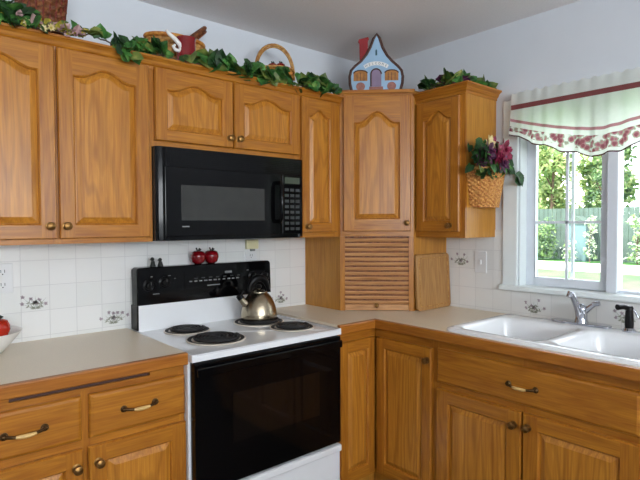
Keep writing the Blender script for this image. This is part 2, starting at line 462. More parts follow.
# patio glazing behind the camera (daylight source)
w2 = bpy.data.objects.new('window_2', None); COL.objects.link(w2); w2.location = ((FX0+FX1)/2, WF-.05, FZ0); w2['kind'] = 'structure'
m = MB()
for x in (FX0, (FX0+FX1)/2-.03, FX1-.06): m.box((x, WF-.1, FZ0), (x+.06, WF-.02, FZ1))
m.box((FX0, WF-.1, FZ0), (FX1, WF-.02, FZ0+.08)); m.box((FX0, WF-.1, FZ1-.06), (FX1, WF-.02, FZ1))
obj('frame', m, VINYL, w2)
m = MB(); m.box((FX0+.05, WF-.062, FZ0+.06), (FX1-.05, WF-.058, FZ1-.05)); obj('pane', m, GLASS, w2)

# ------------------------------------------------------------------ cabinet joinery
def panel_door(parent, F, w, h, arch=0, st=.052, tr=.055, br=.05, t=.02, knob=None, name='door', field=.019):
    """frame-and-raised-panel door; F(u, v, out), arch = rise of the cathedral top"""
    n = 24 if arch else 2
    uL, uR = st, w-st; uc = w/2; half = (uR-uL)/2
    def top(u, d):
        if not arch: return h-tr-d
        s = abs(u-uc)/half
        return h-tr-arch+arch*(.5+.5*math.cos(PI*min(1, s/.84)))-d
    def loop(d):
        us = [uL+d+(uR-uL-2*d)*i/n for i in range(n+1)]
        # the arch keeps its place: sample by the original position
        us0 = [uL+(uR-uL)*i/n for i in range(n+1)]
        return us, [br+d]*(n+1), [top(u0, d) for u0 in us0]
    g = MB()
    us, vb, vt = loop(0); c = .004
    g.add([F(c, c, t), F(uL, c, t), F(uL, h-c, t), F(c, h-c, t)], [(0,1,2,3)], 0)
    g.add([F(uR, c, t), F(w-c, c, t), F(w-c, h-c, t), F(uR, h-c, t)], [(0,1,2,3)], 0)
    for i in range(n):
        g.add([F(us[i], c, t), F(us[i+1], c, t), F(us[i+1], vb[i+1], t), F(us[i], vb[i], t)], [(0,1,2,3)], 1)
        g.add([F(us[i], vt[i], t), F(us[i+1], vt[i+1], t), F(us[i+1], h-c, t), F(us[i], h-c, t)], [(0,1,2,3)], 1)
    rect = lambda e, ww: [F(e, e, ww), F(w-e, e, ww), F(w-e, h-e, ww), F(e, h-e, ww)]
    g.add(rect(c, t)+rect(0, t-.006), [(i, i+4, (i+1) % 4+4, (i+1) % 4) for i in range(4)], 0)
    g.add(rect(0, t-.006)+rect(0, 0), [(i, i+4, (i+1) % 4+4, (i+1) % 4) for i in range(4)]+[(4,5,6,7)], 0)
    def ring(d0, w0, d1, w1, G, mi):
        A = loop(d0); B = loop(d1)
        pa = [F(u, v, w0) for u, v in zip(A[0], A[1])]+[F(u, v, w0) for u, v in reversed(list(zip(A[0], A[2])))]
        pb = [F(u, v, w1) for u, v in zip(B[0], B[1])]+[F(u, v, w1) for u, v in reversed(list(zip(B[0], B[2])))]
        k = len(pa)
        G.add(pa+pb, [(i, (i+1) % k, (i+1) % k+k, i+k) for i in range(k)], mi)
    ring(0, t, .005, t-.004, g, 0); ring(.005, t-.004, .007, t-.011, g, 0)
    d = obj(name, g, [OV, OH], parent)
    p = MB()
    ring(.0065, t-.011, .010, t-.010, p, 0); ring(.010, t-.010, .010+field, t-.0015, p, 0)
    A = loop(.010+field)
    for i in range(n):
        p.add([F(A[0][i], A[1][i], t-.0015), F(A[0][i+1], A[1][i+1], t-.0015), F(A[0][i+1], A[2][i+1], t-.0015), F(A[0][i], A[2][i], t-.0015)], [(0,1,2,3)], 0)
    obj('panel', p, OVP, d)
    if knob: add_knob(d, F(knob[0], knob[1], t), F(0, 0, 1)-F(0, 0, 0))
    return d

def add_knob(parent, c, N, r=.015, mat=None):
    k = MB()
    k.lathe([(r*.95, -.002), (r*1.0, .002), (r*.55, .004), (r*.42, .012), (r*.8, .016), (r, .021), (r*.92, .026), (r*.5, .029), (.0005, .030)], c, N, 20)
    return obj('knob', k, mat or BRASS, parent, smooth=50)

def slab_drawer(parent, F, w, h, t=.02, name='drawer', pull=None):
    g = MB(); e = .012
    rect = lambda e, ww: [F(e, e, ww), F(w-e, e, ww), F(w-e, h-e, ww), F(e, h-e, ww)]
    q = [(i, i+4, (i+1) % 4+4, (i+1) % 4) for i in range(4)]
    g.add(rect(e, t), [(0,1,2,3)]); g.add(rect(e, t)+rect(.004, t-.004), q); g.add(rect(.004, t-.004)+rect(0, t-.010), q)
    g.add(rect(0, t-.010)+rect(0, 0), q+[(4,5,6,7)])
    d = obj(name, g, OH, parent)
    if pull:
        k = MB(); u, v = pull; L = .055
        pts = []
        for i in range(13):
            a = -1+2*i/12; pts.append(F(u+a*L, v-.004*math.cos(a*PI/2), t+.006+.02*(1-abs(a)**3)))
        k.tube(pts[0:4], [.006, .0055, .005, .0045], 8, 0); k.tube(pts[9:13], [.0045, .005, .0055, .006], 8, 0)
        k.tube(pts[3:10], [.0045, .006, .0068, .007, .0068, .006, .0045], 8, 1)
        N = F(0, 0, 1)-F(0, 0, 0)
        for sgn in (-1, 1):
            k.lathe([(.012, 0), (.012, .003), (.007, .006), (.005, .010)], F(u+sgn*L, v, t-.001), N, 14, 0)
            k.ball(F(u+sgn*(L+.004), v, t+.008), .007, 8, 0)
        obj('handle', k, [BRASSD, CREAM], d, smooth=50)
    return d

CROWN = [(0, -.012), (.004, -.012), (.006, 0), (.012, .006), (.017, .018), (.026, .026), (.032, .029), (.032, .037), (0, .037)]

# upper double cabinet, left
UY = -.311
FU = frame((0, UY, 0), (1, 0, 0), (0, -1, 0))
def fsub(F, u, v): return lambda a, b, c=0: F(u+a, v+b, c)
t = thing('wall_cabinet', 'tall oak wall cabinet with two arched doors over the left counter', 'cabinet', (-1.995, 0, 1.325), 'oak wall cabinets')
m = MB(); m.box((-2.358, -.297, 1.335), (-1.637, 0, 2.04)); obj('body', m, OSIDE, t)
m = MB()
for a, b, c, d in ((-2.358, 1.325, -2.335, 2.04), (-1.664, 1.325, -1.637, 2.04), (-2.012, 1.325, -1.98, 2.04)): m.fbox(FU, (a, b, -.014), (c, d, 0), 0)
m.fbox(FU, (-2.335, 1.325, -.014), (-1.664, 1.36, -.0005), 1); m.fbox(FU, (-2.335, 2.0, -.014), (-1.664, 2.04, -.0005), 1)
obj('face_frame', m, [OV, OH], t)
panel_door(t, fsub(FU, -2.343, 1.344), .343, .694, .036, knob=(.318, .047))
panel_door(t, fsub(FU, -1.992, 1.344), .341, .694, .036, knob=(.023, .047))
m = MB(); m.sweep(CROWN, [((-2.358, UY, 2.04), (0, -1, 0)), ((-1.637, UY, 2.04), (0, -1, 0))]); obj('crown', m, OH, t)
# cabinet above the microwave
t = thing('wall_cabinet', 'short oak wall cabinet with two arched doors above the microwave', 'cabinet', (-1.256, 0, 1.716), 'oak wall cabinets')
m = MB(); m.box((-1.6365, -.297, 1.72), (-.875, 0, 2.04)); obj('body', m, OSIDE, t)
m = MB()
for a, c in ((-1.6365, -1.615), (-.897, -.875), (-1.272, -1.244)): m.fbox(FU, (a, 1.716, -.014), (c, 2.04, 0), 0)
m.fbox(FU, (-1.615, 1.716, -.014), (-.897, 1.752, -.0005), 1); m.fbox(FU, (-1.615, 2.0, -.014), (-.897, 2.04, -.0005), 1)
obj('face_frame', m, [OV, OH], t)
panel_door(t, fsub(FU, -1.627, 1.740), .366, .298, .034, st=.05, tr=.05, br=.045, knob=(.346, .042), field=.018)
panel_door(t, fsub(FU, -1.254, 1.740), .374, .298, .034, st=.05, tr=.05, br=.045, knob=(.022, .042), field=.018)
m = MB(); m.sweep(CROWN, [((-1.6365, UY, 2.04), (0, -1, 0)), ((-.875, UY, 2.04), (0, -1, 0))]); obj('crown', m, OH, t)
# narrow cabinet
t = thing('wall_cabinet', 'narrow oak wall cabinet with one door between microwave and corner cabinet', 'cabinet', (-.73, 0, 1.325), 'oak wall cabinets')
m = MB(); m.box((-.8745, -.297, 1.325), (-.587, 0, 2.04)); obj('body', m, OSIDE, t)
m = MB()
for a, c in ((-.8745, -.85), (-.632, -.587)): m.fbox(FU, (a, 1.325, -.014), (c, 2.04, 0), 0)
m.fbox(FU, (-.85, 1.325, -.014), (-.632, 1.365, -.0005), 1); m.fbox(FU, (-.85, 2.0, -.014), (-.632, 2.04, -.0005), 1)
obj('face_frame', m, [OV, OH], t)
panel_door(t, fsub(FU, -.862, 1.352), .236, .686, .034, st=.045, tr=.055, br=.045, knob=(.03, .03))
m = MB(); m.sweep(CROWN, [((-.8745, UY, 2.04), (0, -1, 0)), ((-.587, UY, 2.04), (0, -1, 0))]); obj('crown', m, OH, t)
# diagonal corner cabinet
DA, DB = Vector((-.585, -.309, 0)), Vector((-.301, -.585, 0))
DU = (DB-DA).normalized(); DN = Vector((DU.y, -DU.x, 0)); DW = (DB-DA).length
FD = frame(DA, DU, DN)
def corner_prism(mb, z0, z1, e=0, mi=0):
    poly = [(-.585, -.001), (-.585, -.309), (-.301, -.585), (-.001, -.585), (-.001, -.001)]
    n = 5; vs = [(x, y, z0) for x, y in poly]+[(x, y, z1) for x, y in poly]
    mb.add(vs, [tuple(range(n)), tuple(range(2*n-1, n-1, -1))]+[(i, n+i, n+(i+1) % n, (i+1) % n) for i in range(n)], mi)
t = thing('corner_cabinet', 'pale oak diagonal corner wall cabinet with one arched door under the house plaque', 'cabinet', (-.29, -.29, 1.326), 'oak wall cabinets')
m = MB(); corner_prism(m, 1.327, 2.107); obj('body', m, OSIDE, t)
m = MB()
m.fbox(FD, (.0, 1.327, .0005), (.03, 2.107, .006), 0); m.fbox(FD, (DW-.03, 1.327, .0005), (DW, 2.107, .006), 0)
m.fbox(FD, (.03, 1.327, .0005), (DW-.03, 1.36, .0055), 1); m.fbox(FD, (.03, 2.07, .0005), (DW-.03, 2.107, .0055), 1)
obj('face_frame', m, [OV, OH], t)
panel_door(t, fsub(lambda u, v, w=0: FD(u, v, w+.006), .018, 1.354), .361, .726, .06, st=.058, tr=.085, br=.065, knob=(.338, .045))
m = MB(); m.fbox(FD, (-.004, 2.092, .006), (DW+.004, 2.112, .016)); obj('crown', m, OH, t, bevel=.004)
# appliance garage with tambour door
t = thing('appliance_garage', 'oak corner appliance garage with slatted roll-up tambour door on the counter', 'cabinet', (-.29, -.29, .9217))
m = MB()
m.box((-.585, -.309, .9219), (-.567, -.001, 1.3265)); obj('side_panel', m, OSIDE, t)
m = MB(); m.box((-.301, -.585, .9219), (-.001, -.567, 1.3265)); obj('side_panel', m, OSIDE, t)
m = MB(); m.fbox(FD, (0, .9219, -.012), (.026, 1.3265, .006)); obj('face_frame', m, OV, t)
m = MB(); m.fbox(FD, (DW-.026, .9217, -.012), (DW, 1.3265, .006)); obj('face_frame', m, OV, t)
m = MB()
zs = .957; k = 0; zt = 1.322; ns = 14; hh = (zt-zs)/ns
for i in range(ns):
    z = zs+i*hh
    prof = [(.0005, -.009), (hh*.16, -.001), (hh*.5, .0035), (hh*.72, .001), (hh*.80, -.009)]
    for j in range(4):
        m.add([FD(.026, z+prof[j][0], prof[j][1]), FD(DW-.026, z+prof[j][0], prof[j][1]), FD(DW-.026, z+prof[j+1][0], prof[j+1][1]), FD(.026, z+prof[j+1][0], prof[j+1][1])], [(0,1,2,3)])
m.fbox(FD, (.026, zs, -.014), (DW-.026, zt+.004, -.0085), 1)
td = obj('tambour_door', m, [MAPLE, WICKD], t)
m = MB(); m.fbox(FD, (.026, .924, -.010), (DW-.026, .957, .003)); br_ = obj('bottom_rail', m, MAPLE, td, bevel=.003)
add_knob(td, FD(DW/2, .953, .003), DN, .012)
# right wall cabinet
EX = -.281
FE = frame((EX, 0, 0), (0, -1, 0), (-1, 0, 0))
t = thing('wall_cabinet', 'single-door oak wall cabinet on the right wall beside the window', 'cabinet', (0, -.74, 1.322), 'oak wall cabinets')
m = MB(); m.box((EX+.014, -.5865, 1.322), (-.001, -.893, 2.05)); obj('body', m, OSIDE, t)
m = MB()
for a, c in ((.5865, .612), (.862, .893)): m.fbox(FE, (a, 1.322, -.014), (c, 2.05, 0), 0)
m.fbox(FE, (.612, 1.322, -.014), (.862, 1.362, -.0005), 1); m.fbox(FE, (.612, 2.0, -.014), (.862, 2.05, -.0005), 1)
obj('face_frame', m, [OV, OH], t)
panel_door(t, fsub(FE, .600, 1.354), .268, .676, .042, st=.048, tr=.055, br=.05, knob=(.215, .03))
m = MB(); m.sweep(CROWN, [((EX, -.5865, 2.05), (-1, 0, 0)), ((EX, -.893, 2.05), (-1, -1, 0)), ((-.001, -.893, 2.05), (0, -1, 0))]); obj('crown', m, OH, t)

# ------------------------------------------------------------------ base cabinets
BY = -.582; BX = -.597
FBL = frame((0, BY, 0), (1, 0, 0), (0, -1, 0)); FBR = frame((BX, 0, 0), (0, -1, 0), (-1, 0, 0))
t = thing('base_cabinet', 'oak base cabinet with two drawers and breadboard slot left of the range', 'cabinet', (-1.99, -.29, 0), 'oak base cabinets')
m = MB(); m.box((-2.36, -.564, .13), (-1.638, -.01, .88)); m.box((-2.36, -.50, 0), (-1.638, -.01, .13)); obj('body', m, OSIDE, t)
m = MB()
for a, c in ((-2.36, -2.338), (-2.004, -1.974), (-1.66, -1.638)): m.fbox(FBL, (a, .13, -.018), (c, .85, 0), 0)
for a, b in ((.13, .17), (.655, .695)): m.fbox(FBL, (-2.36, a, -.018), (-1.638, b, -.0005), 1)
m.fbox(FBL, (-2.36, .836, -.018), (-1.638, .856, -.0003), 1); m.fbox(FBL, (-2.36, .868, -.018), (-1.638, .88, -.0003), 1)
m.fbox(FBL, (-2.36, .856, -.018), (-2.207, .868, -.0003), 1); m.fbox(FBL, (-1.768, .856, -.018), (-1.638, .868, -.0003), 1)
obj('face_frame', m, [OV, OH], t)
m = MB(); m.fbox(FBL, (-2.205, .857, -.016), (-1.770, .866, -.006)); obj('breadboard', m, BROWNT, t)
slab_drawer(t, fsub(FBL, -2.346, .690), .342, .146, pull=(.176, .074))
slab_drawer(t, fsub(FBL, -1.980, .690), .340, .146, pull=(.166, .074))
panel_door(t, fsub(FBL, -2.346, .16), .345, .502, 0, st=.055, tr=.055, br=.055, knob=(.322, .445))
panel_door(t, fsub(FBL, -1.985, .16), .346, .502, 0, st=.055, tr=.055, br=.055, knob=(.030, .446))
# corner base
t = thing('corner_base_cabinet', 'oak corner base cabinet with two doors meeting at the inside corner', 'cabinet', (-.45, -.45, 0), 'oak base cabinets')
m = MB(); m.box((-.874, -.564, .13), (-.01, -.01, .87)); m.box((-.579, -.954, .13), (-.01, -.564, .87)); m.box((-.874, -.5, 0), (-.01, -.01, .13)); m.box((-.52, -.954, 0), (-.01, -.5, .13))
obj('body', m, OSIDE, t)
m = MB()
m.fbox(FBL, (-.874, .13, -.018), (-.846, .87, 0), 0); m.fbox(FBL, (-.846, .83, -.018), (BX-.002, .87, -.0005), 1); m.fbox(FBL, (-.846, .13, -.018), (BX-.002, .16, -.0005), 1)
m.fbox(FBR, (.93, .13, -.018), (.954, .87, 0), 0); m.fbox(FBR, (.582, .83, -.018), (.93, .87, -.0005), 1); m.fbox(FBR, (.582, .13, -.018), (.93, .16, -.0005), 1)
obj('face_frame', m, [OV, OH], t)
panel_door(t, fsub(FBL, -.852, .15), .230, .682, 0, st=.045, tr=.05, br=.05)
panel_door(t, fsub(FBR, .606, .15), .334, .682, 0, st=.05, tr=.05, br=.05, knob=(.316, .625))
# sink base
t = thing('sink_base_cabinet', 'wide oak sink base cabinet with false drawer front and two doors', 'cabinet', (-.3, -1.375, 0), 'oak base cabinets')
m = MB(); m.box((-.579, -1.80, .13), (-.01, -.955, .70)); m.box((-.52, -1.80, 0), (-.01, -.955, .13)); m.box((-.579, -1.80, .70), (-.565, -.955, .87))
obj('body', m, OSIDE, t)
m = MB()
for a, c in ((.955, .985), (1.365, 1.385), (1.77, 1.80)): m.fbox(FBR, (a, .13, -.018), (c, .87, 0), 0)
for a, b in ((.13, .17), (.655, .70), (.83, .87)): m.fbox(FBR, (.955, a, -.018), (1.80, b, -.0005), 1)
obj('face_frame', m, [OV, OH], t)
slab_drawer(t, fsub(FBR, .970, .688), .815, .150, pull=(.405, .074), name='false_drawer')
panel_door(t, fsub(FBR, .970, .16), .401, .50, 0, st=.06, tr=.055, br=.055, knob=(.372, .445))
panel_door(t, fsub(FBR, 1.378, .16), .407, .50, 0, st=.06, tr=.055, br=.055, knob=(.022, .449))
# right-hand base beyond the sink
t = thing('base_cabinet', 'oak base cabinet right of the sink base at the picture edge', 'cabinet', (-.3, -2.1, 0), 'oak base cabinets')
m = MB(); m.box((-.579, -2.4, .13), (-.01, -1.801, .87)); m.box((-.52, -2.4, 0), (-.01, -1.801, .13)); obj('body', m, OSIDE, t)
panel_door(t, fsub(lambda u, v, w=0: FBR(u, v, w-.018), 1.815, .16), .57, .50, 0, st=.06, knob=(.03, .45))
slab_drawer(t, fsub(lambda u, v, w=0: FBR(u, v, w-.018), 1.815, .688), .57, .15, pull=(.285, .074))

# ------------------------------------------------------------------ countertops
CT = .9217
NOS = [(0, .0), (.004, .0), (.018, -.001), (.020, -.006), (.020, -.040), (.017, -.044), (0, -.044)]
t = thing('countertop', 'beige laminate countertop with oak edge left of the range', 'countertop', (-2.0, -.3, .88))
m = MB(); m.box((-2.36, -.600, .88), (-1.6385, -.0065, CT)); obj('top', m, LAMI, t)
m = MB(); m.sweep([(o, h) for o, h in NOS], [((-2.36, -.600, CT), (0, -1, 0)), ((-1.6385, -.600, CT), (0, -1, 0))]); obj('edge', m, OKB, t)
t = thing('countertop', 'beige laminate corner countertop with oak edge running under the window', 'countertop', (-.4, -.9, .88))
m = MB()
m.box((-.8735, -.600, .875), (-.0065, -.0065, CT)); m.box((-.619, -1.03, .875), (-.0065, -.600, CT))
m.box((-.13, -1.80, .875), (-.0065, -1.03, CT)); m.box((-.619, -1.80, .875), (-.575, -1.03, CT)); m.box((-.619, -2.4, .875), (-.0065, -1.80, CT))
obj('top', m, LAMI, t)
m = MB(); m.sweep(NOS, [((-.8735, -.600, CT), (0, -1, 0)), ((-.619, -.600, CT), (-1, -1, 0)), ((-.619, -2.4, CT), (-1, 0, 0))]); obj('edge', m, OKB, t)

# ------------------------------------------------------------------ sink
t = thing('kitchen_sink', 'white double-bowl drop-in sink set in the counter under the window', 'sink', (-.33, -1.41, .75))
SX0, SX1, SY0, SY1 = -.607, -.052, -.995, -1.835
m = MB(); zt = .936
def rr(x0, x1, y0, y1, r, z, n=6):
    x0, x1 = sorted((x0, x1)); y0, y1 = sorted((y0, y1)); out = []
    for cx, cy, a0 in ((x1-r, y1-r, 0), (x0+r, y1-r, PI/2), (x0+r, y0+r, PI), (x1-r, y0+r, 1.5*PI)):
        for i in range(n+1):
            a = a0+PI/2*i/n; out.append((cx+r*math.cos(a), cy+r*math.sin(a), z))
    return out
def bowl(y0, y1, x0=-.565, x1=-.165, depth=.17):
    L = [rr(x0, x1, y0, y1, .06, zt), rr(x0+.008, x1-.008, y0-.008, y1+.008, .055, zt-.006),
         rr(x0+.016, x1-.016, y0-.016, y1+.016, .05, zt-.03), rr(x0+.03, x1-.03, y0-.03, y1+.03, .05, zt-depth+.02),
         rr(x0+.055, x1-.055, y0-.055, y1+.055, .04, zt-depth)]
    k = len(L[0])
    for a, b in zip(L, L[1:]): m.add(a+b, [(i, (i+1) % k, (i+1) % k+k, i+k) for i in range(k)])
    m.add(L[-1], [tuple(range(k))])
    return L[0]
b1 = bowl(-1.035, -1.415); b2 = bowl(-1.455, -1.80)
# deck around the bowls: outer loop filled by bmesh
outer = rr(SX0+.012, SX1-.012, SY0-.012, SY1+.012, .04, zt)
bm = bmesh.new()
def bl(pts):
    vs = [bm.verts.new(p) for p in pts]; return [bm.edges.new((vs[i], vs[(i+1) % len(vs)])) for i in range(len(vs))]
es = bl(outer)+bl(b1)+bl(b2)
bmesh.ops.triangle_fill(bm, use_beauty=True, edges=es)
bm.verts.index_update()
m.add([v.co.copy() for v in bm.verts], [tuple(v.index for v in f.verts) for f in bm.faces]); bm.free()
o2 = rr(SX0+.003, SX1-.003, SY0-.003, SY1+.003, .045, zt-.004); o3 = rr(SX0, SX1, SY0, SY1, .048, CT+.0005)
k = len(outer)
m.add(outer+o2, [(i, (i+1) % k, (i+1) % k+k, i+k) for i in range(k)]); m.add(o2+o3, [(i, (i+1) % k, (i+1) % k+k, i+k) for i in range(k)])
obj('basin', m, SINKW, t, smooth=40)
for cy in (-1.225, -1.63):
    m = MB(); m.lathe([(.045, 0), (.042, .004), (.03, .002), (.001, .002)], (-.36, cy, zt-.1695), (0, 0, 1), 20); obj('drain', m, CHROME, t, smooth=40)
# faucet
t = thing('faucet', 'chrome single-lever faucet on the sink deck below the window', 'faucet', (-.10, -1.375, zt))
m = MB(); m.prism([(x, y) for x, y, _ in rr(-.125, -.068, -1.245, -1.505, .027, 0)], lambda u, v, w=0: Vector((u, v, w)), zt, zt+.012); obj('base_plate', m, CHROME, t, bevel=.003, smooth=40)
m = MB(); m.lathe([(.03, .007), (.028, .02), (.025, .03), (.025, .062), (.027, .068), (.022, .085), (.008, .094), (.001, .095)], (-.096, -1.378, zt), (0, 0, 1), 20); obj('body', m, CHROME, t, smooth=45)
m = MB(); m.tube([(-.108, -1.374, zt+.045), (-.122, -1.37, zt+.085), (-.135, -1.362, zt+.118), (-.148, -1.357, zt+.142), (-.160, -1.354, zt+.146), (-.168, -1.352, zt+.130)], [.015, .014, .013, .0125, .012, .011], 12); obj('spout', m, CHROME, t, smooth=50)
m = MB(); m.tube([(-.094, -1.385, zt+.055), (-.092, -1.415, zt+.084), (-.09, -1.435, zt+.10)], [.016, .012, .010], 10)
m.tube([(-.09, -1.425, zt+.098), (-.09, -1.452, zt+.103)], [.012, .011], 10); obj('lever', m, CHROME, t, smooth=50)
# sprayer
t = thing('sink_sprayer', 'black side sprayer with chrome collar right of the faucet', 'sprayer', (-.10, -1.575, zt))
m = MB(); m.lathe([(.027, 0), (.027, .006), (.021, .012), (.018, .016)], (-.10, -1.575, zt), (0, 0, 1), 18); obj('collar', m, CHROME, t, smooth=40)
m = MB(); m.lathe([(.016, .014), (.0175, .03), (.0165, .06), (.015, .085), (.016, .10), (.012, .108), (.001, .110)], (-.10, -1.575, zt), (0, 0, 1), 18); obj('handle', m, BLACKS, t, smooth=45)
m = MB(); m.tube([(-.10, -1.575, zt+.096), (-.125, -1.56, zt+.107), (-.155, -1.548, zt+.106)], [.012, .011, .0125], 10); obj('nozzle', m, BLACKS, t, smooth=50)
m = MB(); m.tube([(-.10, -1.578, zt+.10), (-.094, -1.595, zt+.088), (-.092, -1.606, zt+.062)], [.005, .005, .004], 8); obj('lever', m, CHROME, t, smooth=50)

# ------------------------------------------------------------------ range
RX0, RX1 = -1.6365, -.893
t = thing('electric_range', 'white electric range with black oven door and four coil burners', 'range', (-1.256, -.33, 0))
m = MB(); m.box((RX0, -.612, .08), (RX1, -.03, .895)); m.box((RX0+.02, -.56, 0), (RX1-.02, -.05, .08)); obj('body', m, ENAMEL, t, bevel=.003)
m = MB(); m.box((RX0, -.648, .888), (RX1, -.09, .912)); 
for a, b in (((RX0, -.648, .912), (RX0+.02, -.09, .917)), ((RX1-.02, -.648, .912), (RX1, -.09, .917)), ((RX0+.02, -.648, .912), (RX1-.02, -.626, .917))): m.box(a, b)
ct = obj('cooktop', m, ENAMEL, t, bevel=.003)
m = MB(); m.box((RX0+.019, -.091, .905), (RX1, -.02, 1.03)); obj('back_riser', m, ENAMEL, t, bevel=.004)
# console: leaning black panel with rounded top corners
def console(mb, u0, u1, z0, z1, y0, y1, th, r, mi=0):
    def F(u, v, w=0):
        k = (v-z0)/(z1-z0); return Vector((u, y0+(y1-y0)*k-w, v))
    poly = [(u0, z0), (u1, z0)]
    for cx, a0 in ((u1-r, 0), (u0+r, PI/2)):
        for i in range(7):
            a = a0+PI/2*i/6; poly.append((cx+r*math.cos(a), z1-r+r*math.sin(a)))
    mb.prism(poly, F, 0, th, mi); return F
m = MB(); FCON = console(m, RX0+.018, RX1+.004, 1.026, 1.200, -.022, -.016, .066, .018); obj('console', m, BLACK, t, bevel=.004, smooth=35)
con = [o for o in t.children if o.name.startswith('console')][0]
fc = lambda u, v, w=0: FCON(u, v, w+.066)
m = MB(); m.box((RX0+.014, -.0925, .918), (RX0+.022, -.02, 1.03)); obj('end_trim', m, BLACKS, t, bevel=.002)
for i, (u, v) in enumerate(((-1.565, 1.118), (-1.49, 1.128), (-1.005, 1.122), (-.93, 1.118))):
    m = MB(); m.lathe([(.027, 0), (.027, .004), (.019, .008), (.018, .022), (.015, .025), (.001, .025)], fc(u, v, 0), (0, -1, 0), 22)
    m.fbox(lambda a, b, c=0: fc(u+a, v+b, c), (-.003, -.017, .022), (.003, .017, .030)); m.fbox(lambda a, b, c=0: fc(u+a, v+b, c), (-.001, .004, .030), (.001, .016, .0306), 1)
    obj('knob', m, [BLACKS, GREYK], t, smooth=40)
m = MB(); m.fbox(fc, (-1.39, 1.085, 0), (-1.08, 1.17, .002), 0)
r_ = random.Random(5)
for i in range(11):
    u = -1.365+i*.026; m.fbox(fc, (u, 1.118, .002), (u+.010+r_.random()*.008, 1.124, .0024), 1)
for i in range(7):
    u = -1.34+i*.04; m.fbox(fc, (u, 1.132, .002), (u+.018, 1.137, .0024), 2)
m.fbox(fc, (-1.17, 1.150, .002), (-1.13, 1.160, .0024), 1); m.fbox(fc, (-1.27, 1.094, .002), (-1.20, 1.098, .0024), 1)
obj('clock_panel', m, [BLACK, GREYK, GREYD], con)
for (u, v, l) in ((-1.545, 1.075, .03), (-1.44, 1.14, .006), (-1.47, 1.155, .012), (-1.555, 1.155, .01), (-1.04, 1.155, .012)):
    m = MB(); m.fbox(fc, (u, v, 0), (u+l, v+.003, .0008)); obj('printed_mark', m, GREYK, con)
# burners
for bx, by, r in ((-1.425, -.447, .098), (-1.435, -.200, .078), (-1.075, -.245, .098), (-1.035, -.462, .078)):
    m = MB(); m.lathe([(r+.022, 0), (r+.020, .005), (r+.010, .006), (r+.002, .0015), (.001, .0012)], (bx, by, .9125), (0, 0, 1), 36, 0)
    bp_ = obj('burner', m, BLACKM, t, smooth=40)
    m = MB(); m.lathe([(r+.026, 0), (r+.026, .003), (r+.021, .0055), (r+.019, .003)], (bx, by, .9122), (0, 0, 1), 36, 0); obj('drip_pan', m, PAN, bp_, smooth=40)
    m = MB(); turns = 4 if r < .09 else 5; pts = []
    for i in range(turns*24+1):
        a = 2*PI*i/24; q = .022+(r-.022)*i/(turns*24); pts.append((bx+q*math.cos(a), by+q*math.sin(a), .9225))
    m.tube(pts, .0062, 6); m.lathe([(.018, 0), (.018, .004), (.001, .005)], (bx, by, .920), (0, 0, 1), 16); obj('coil', m, BLACKM, bp_, smooth=50)
# oven door
m = MB(); m.box((RX0+.008, -.652, .395), (RX1-.008, -.613, .884)); od = obj('oven_door', m, BLACK, t, bevel=.004)
m = MB(); m.box((-1.47, -.654, .55), (-1.03, -.651, .745)); obj('oven_window', m, OVENG, od)
m = MB()
m.box((RX0+.012, -.670, .835), (RX1-.012, -.658, .868)); m.box((RX0+.03, -.664, .84), (RX0+.06, -.650, .864)); m.box((RX1-.06, -.664, .84), (RX1-.03, -.650, .864))
obj('handle', m, BLACK, od, bevel=.004)
m = MB(); m.box((RX0+.004, -.642, .10), (RX1-.004, -.613, .382)); m.box((RX0+.004, -.655, .352), (RX1-.004, -.642, .382)); obj('storage_drawer', m, ENAMEL, t, bevel=.005)

# ------------------------------------------------------------------ microwave
t = thing('microwave', 'black over-the-range microwave hung below the short wall cabinet', 'microwave', (-1.256, -.17, 1.325))
MX0, MX1, MZ0, MZ1 = -1.6345, -.869, 1.327, 1.7145
m = MB(); m.box((MX0, -.318, MZ0), (MX1, -.008, MZ1)); obj('body', m, BLACKS, t)
FM = frame((0, -.318, 0), (1, 0, 0), (0, -1, 0))
m = MB()     # bowed front shell
seg = 24; vs = []; fs = []
def mwbow(u):
    k = (u-MX0)/(MX1-MX0); e = min(k, 1-k)*(MX1-MX0)
    return .020+.012*(1-max(0, 1-e/.03)**2)
us = [MX0, MX0+.004, MX0+.01, MX0+.018, MX0+.03, MX0+.05]+[MX0+.05+(MX1-MX0-.1)*i/8 for i in range(1, 8)]+[MX1-.05, MX1-.03, MX1-.018, MX1-.01, MX1-.004, MX1]
for u in us: vs += [FM(u, MZ0+.004, mwbow(u)), FM(u, MZ1, mwbow(u))]
fs = [(2*i, 2*i+2, 2*i+3, 2*i+1) for i in range(len(us)-1)]
n = len(us); vs += [FM(u, MZ0+.004, 0) for u in us]+[FM(u, MZ1, 0) for u in us]
fs += [(2*i, 2*n+i, 2*n+i+1, 2*i+2) for i in range(n-1)]+[(2*i+1, 2*i+3, 3*n+i+1, 3*n+i) for i in range(n-1)]
fs += [(0, 1, 3*n, 2*n), (2*n-2, 3*n-1, 4*n-1, 2*n-1)]
m.add(vs, fs); obj('front', m, BLACK, t, smooth=30)
m = MB(); m.fbox(FM, (MX0+.05, 1.638, .032), (MX1-.02, MZ1-.006, .034), 0)
for i in range(7): m.fbox(FM, (MX0+.06, 1.644+i*.0085, .034), (MX1-.03, 1.648+i*.0085, .0365), 0)
obj('vent_grille', m, BLACK, t)
m = MB(); m.fbox(FM, (MX0+.034, 1.345, .0315), (-1.012, 1.634, .037)); md = obj('door', m, BLACK, t, bevel=.003)
m = MB(); m.fbox(FM, (-1.53, 1.412, .0365), (-1.112, 1.560, .0385)); obj('door_window', m, SMOKE, md)
m = MB(); m.fbox(FM, (-1.527, 1.384, .037), (-1.495, 1.389, .0382)); obj('badge', m, GREYK, md)
m = MB()
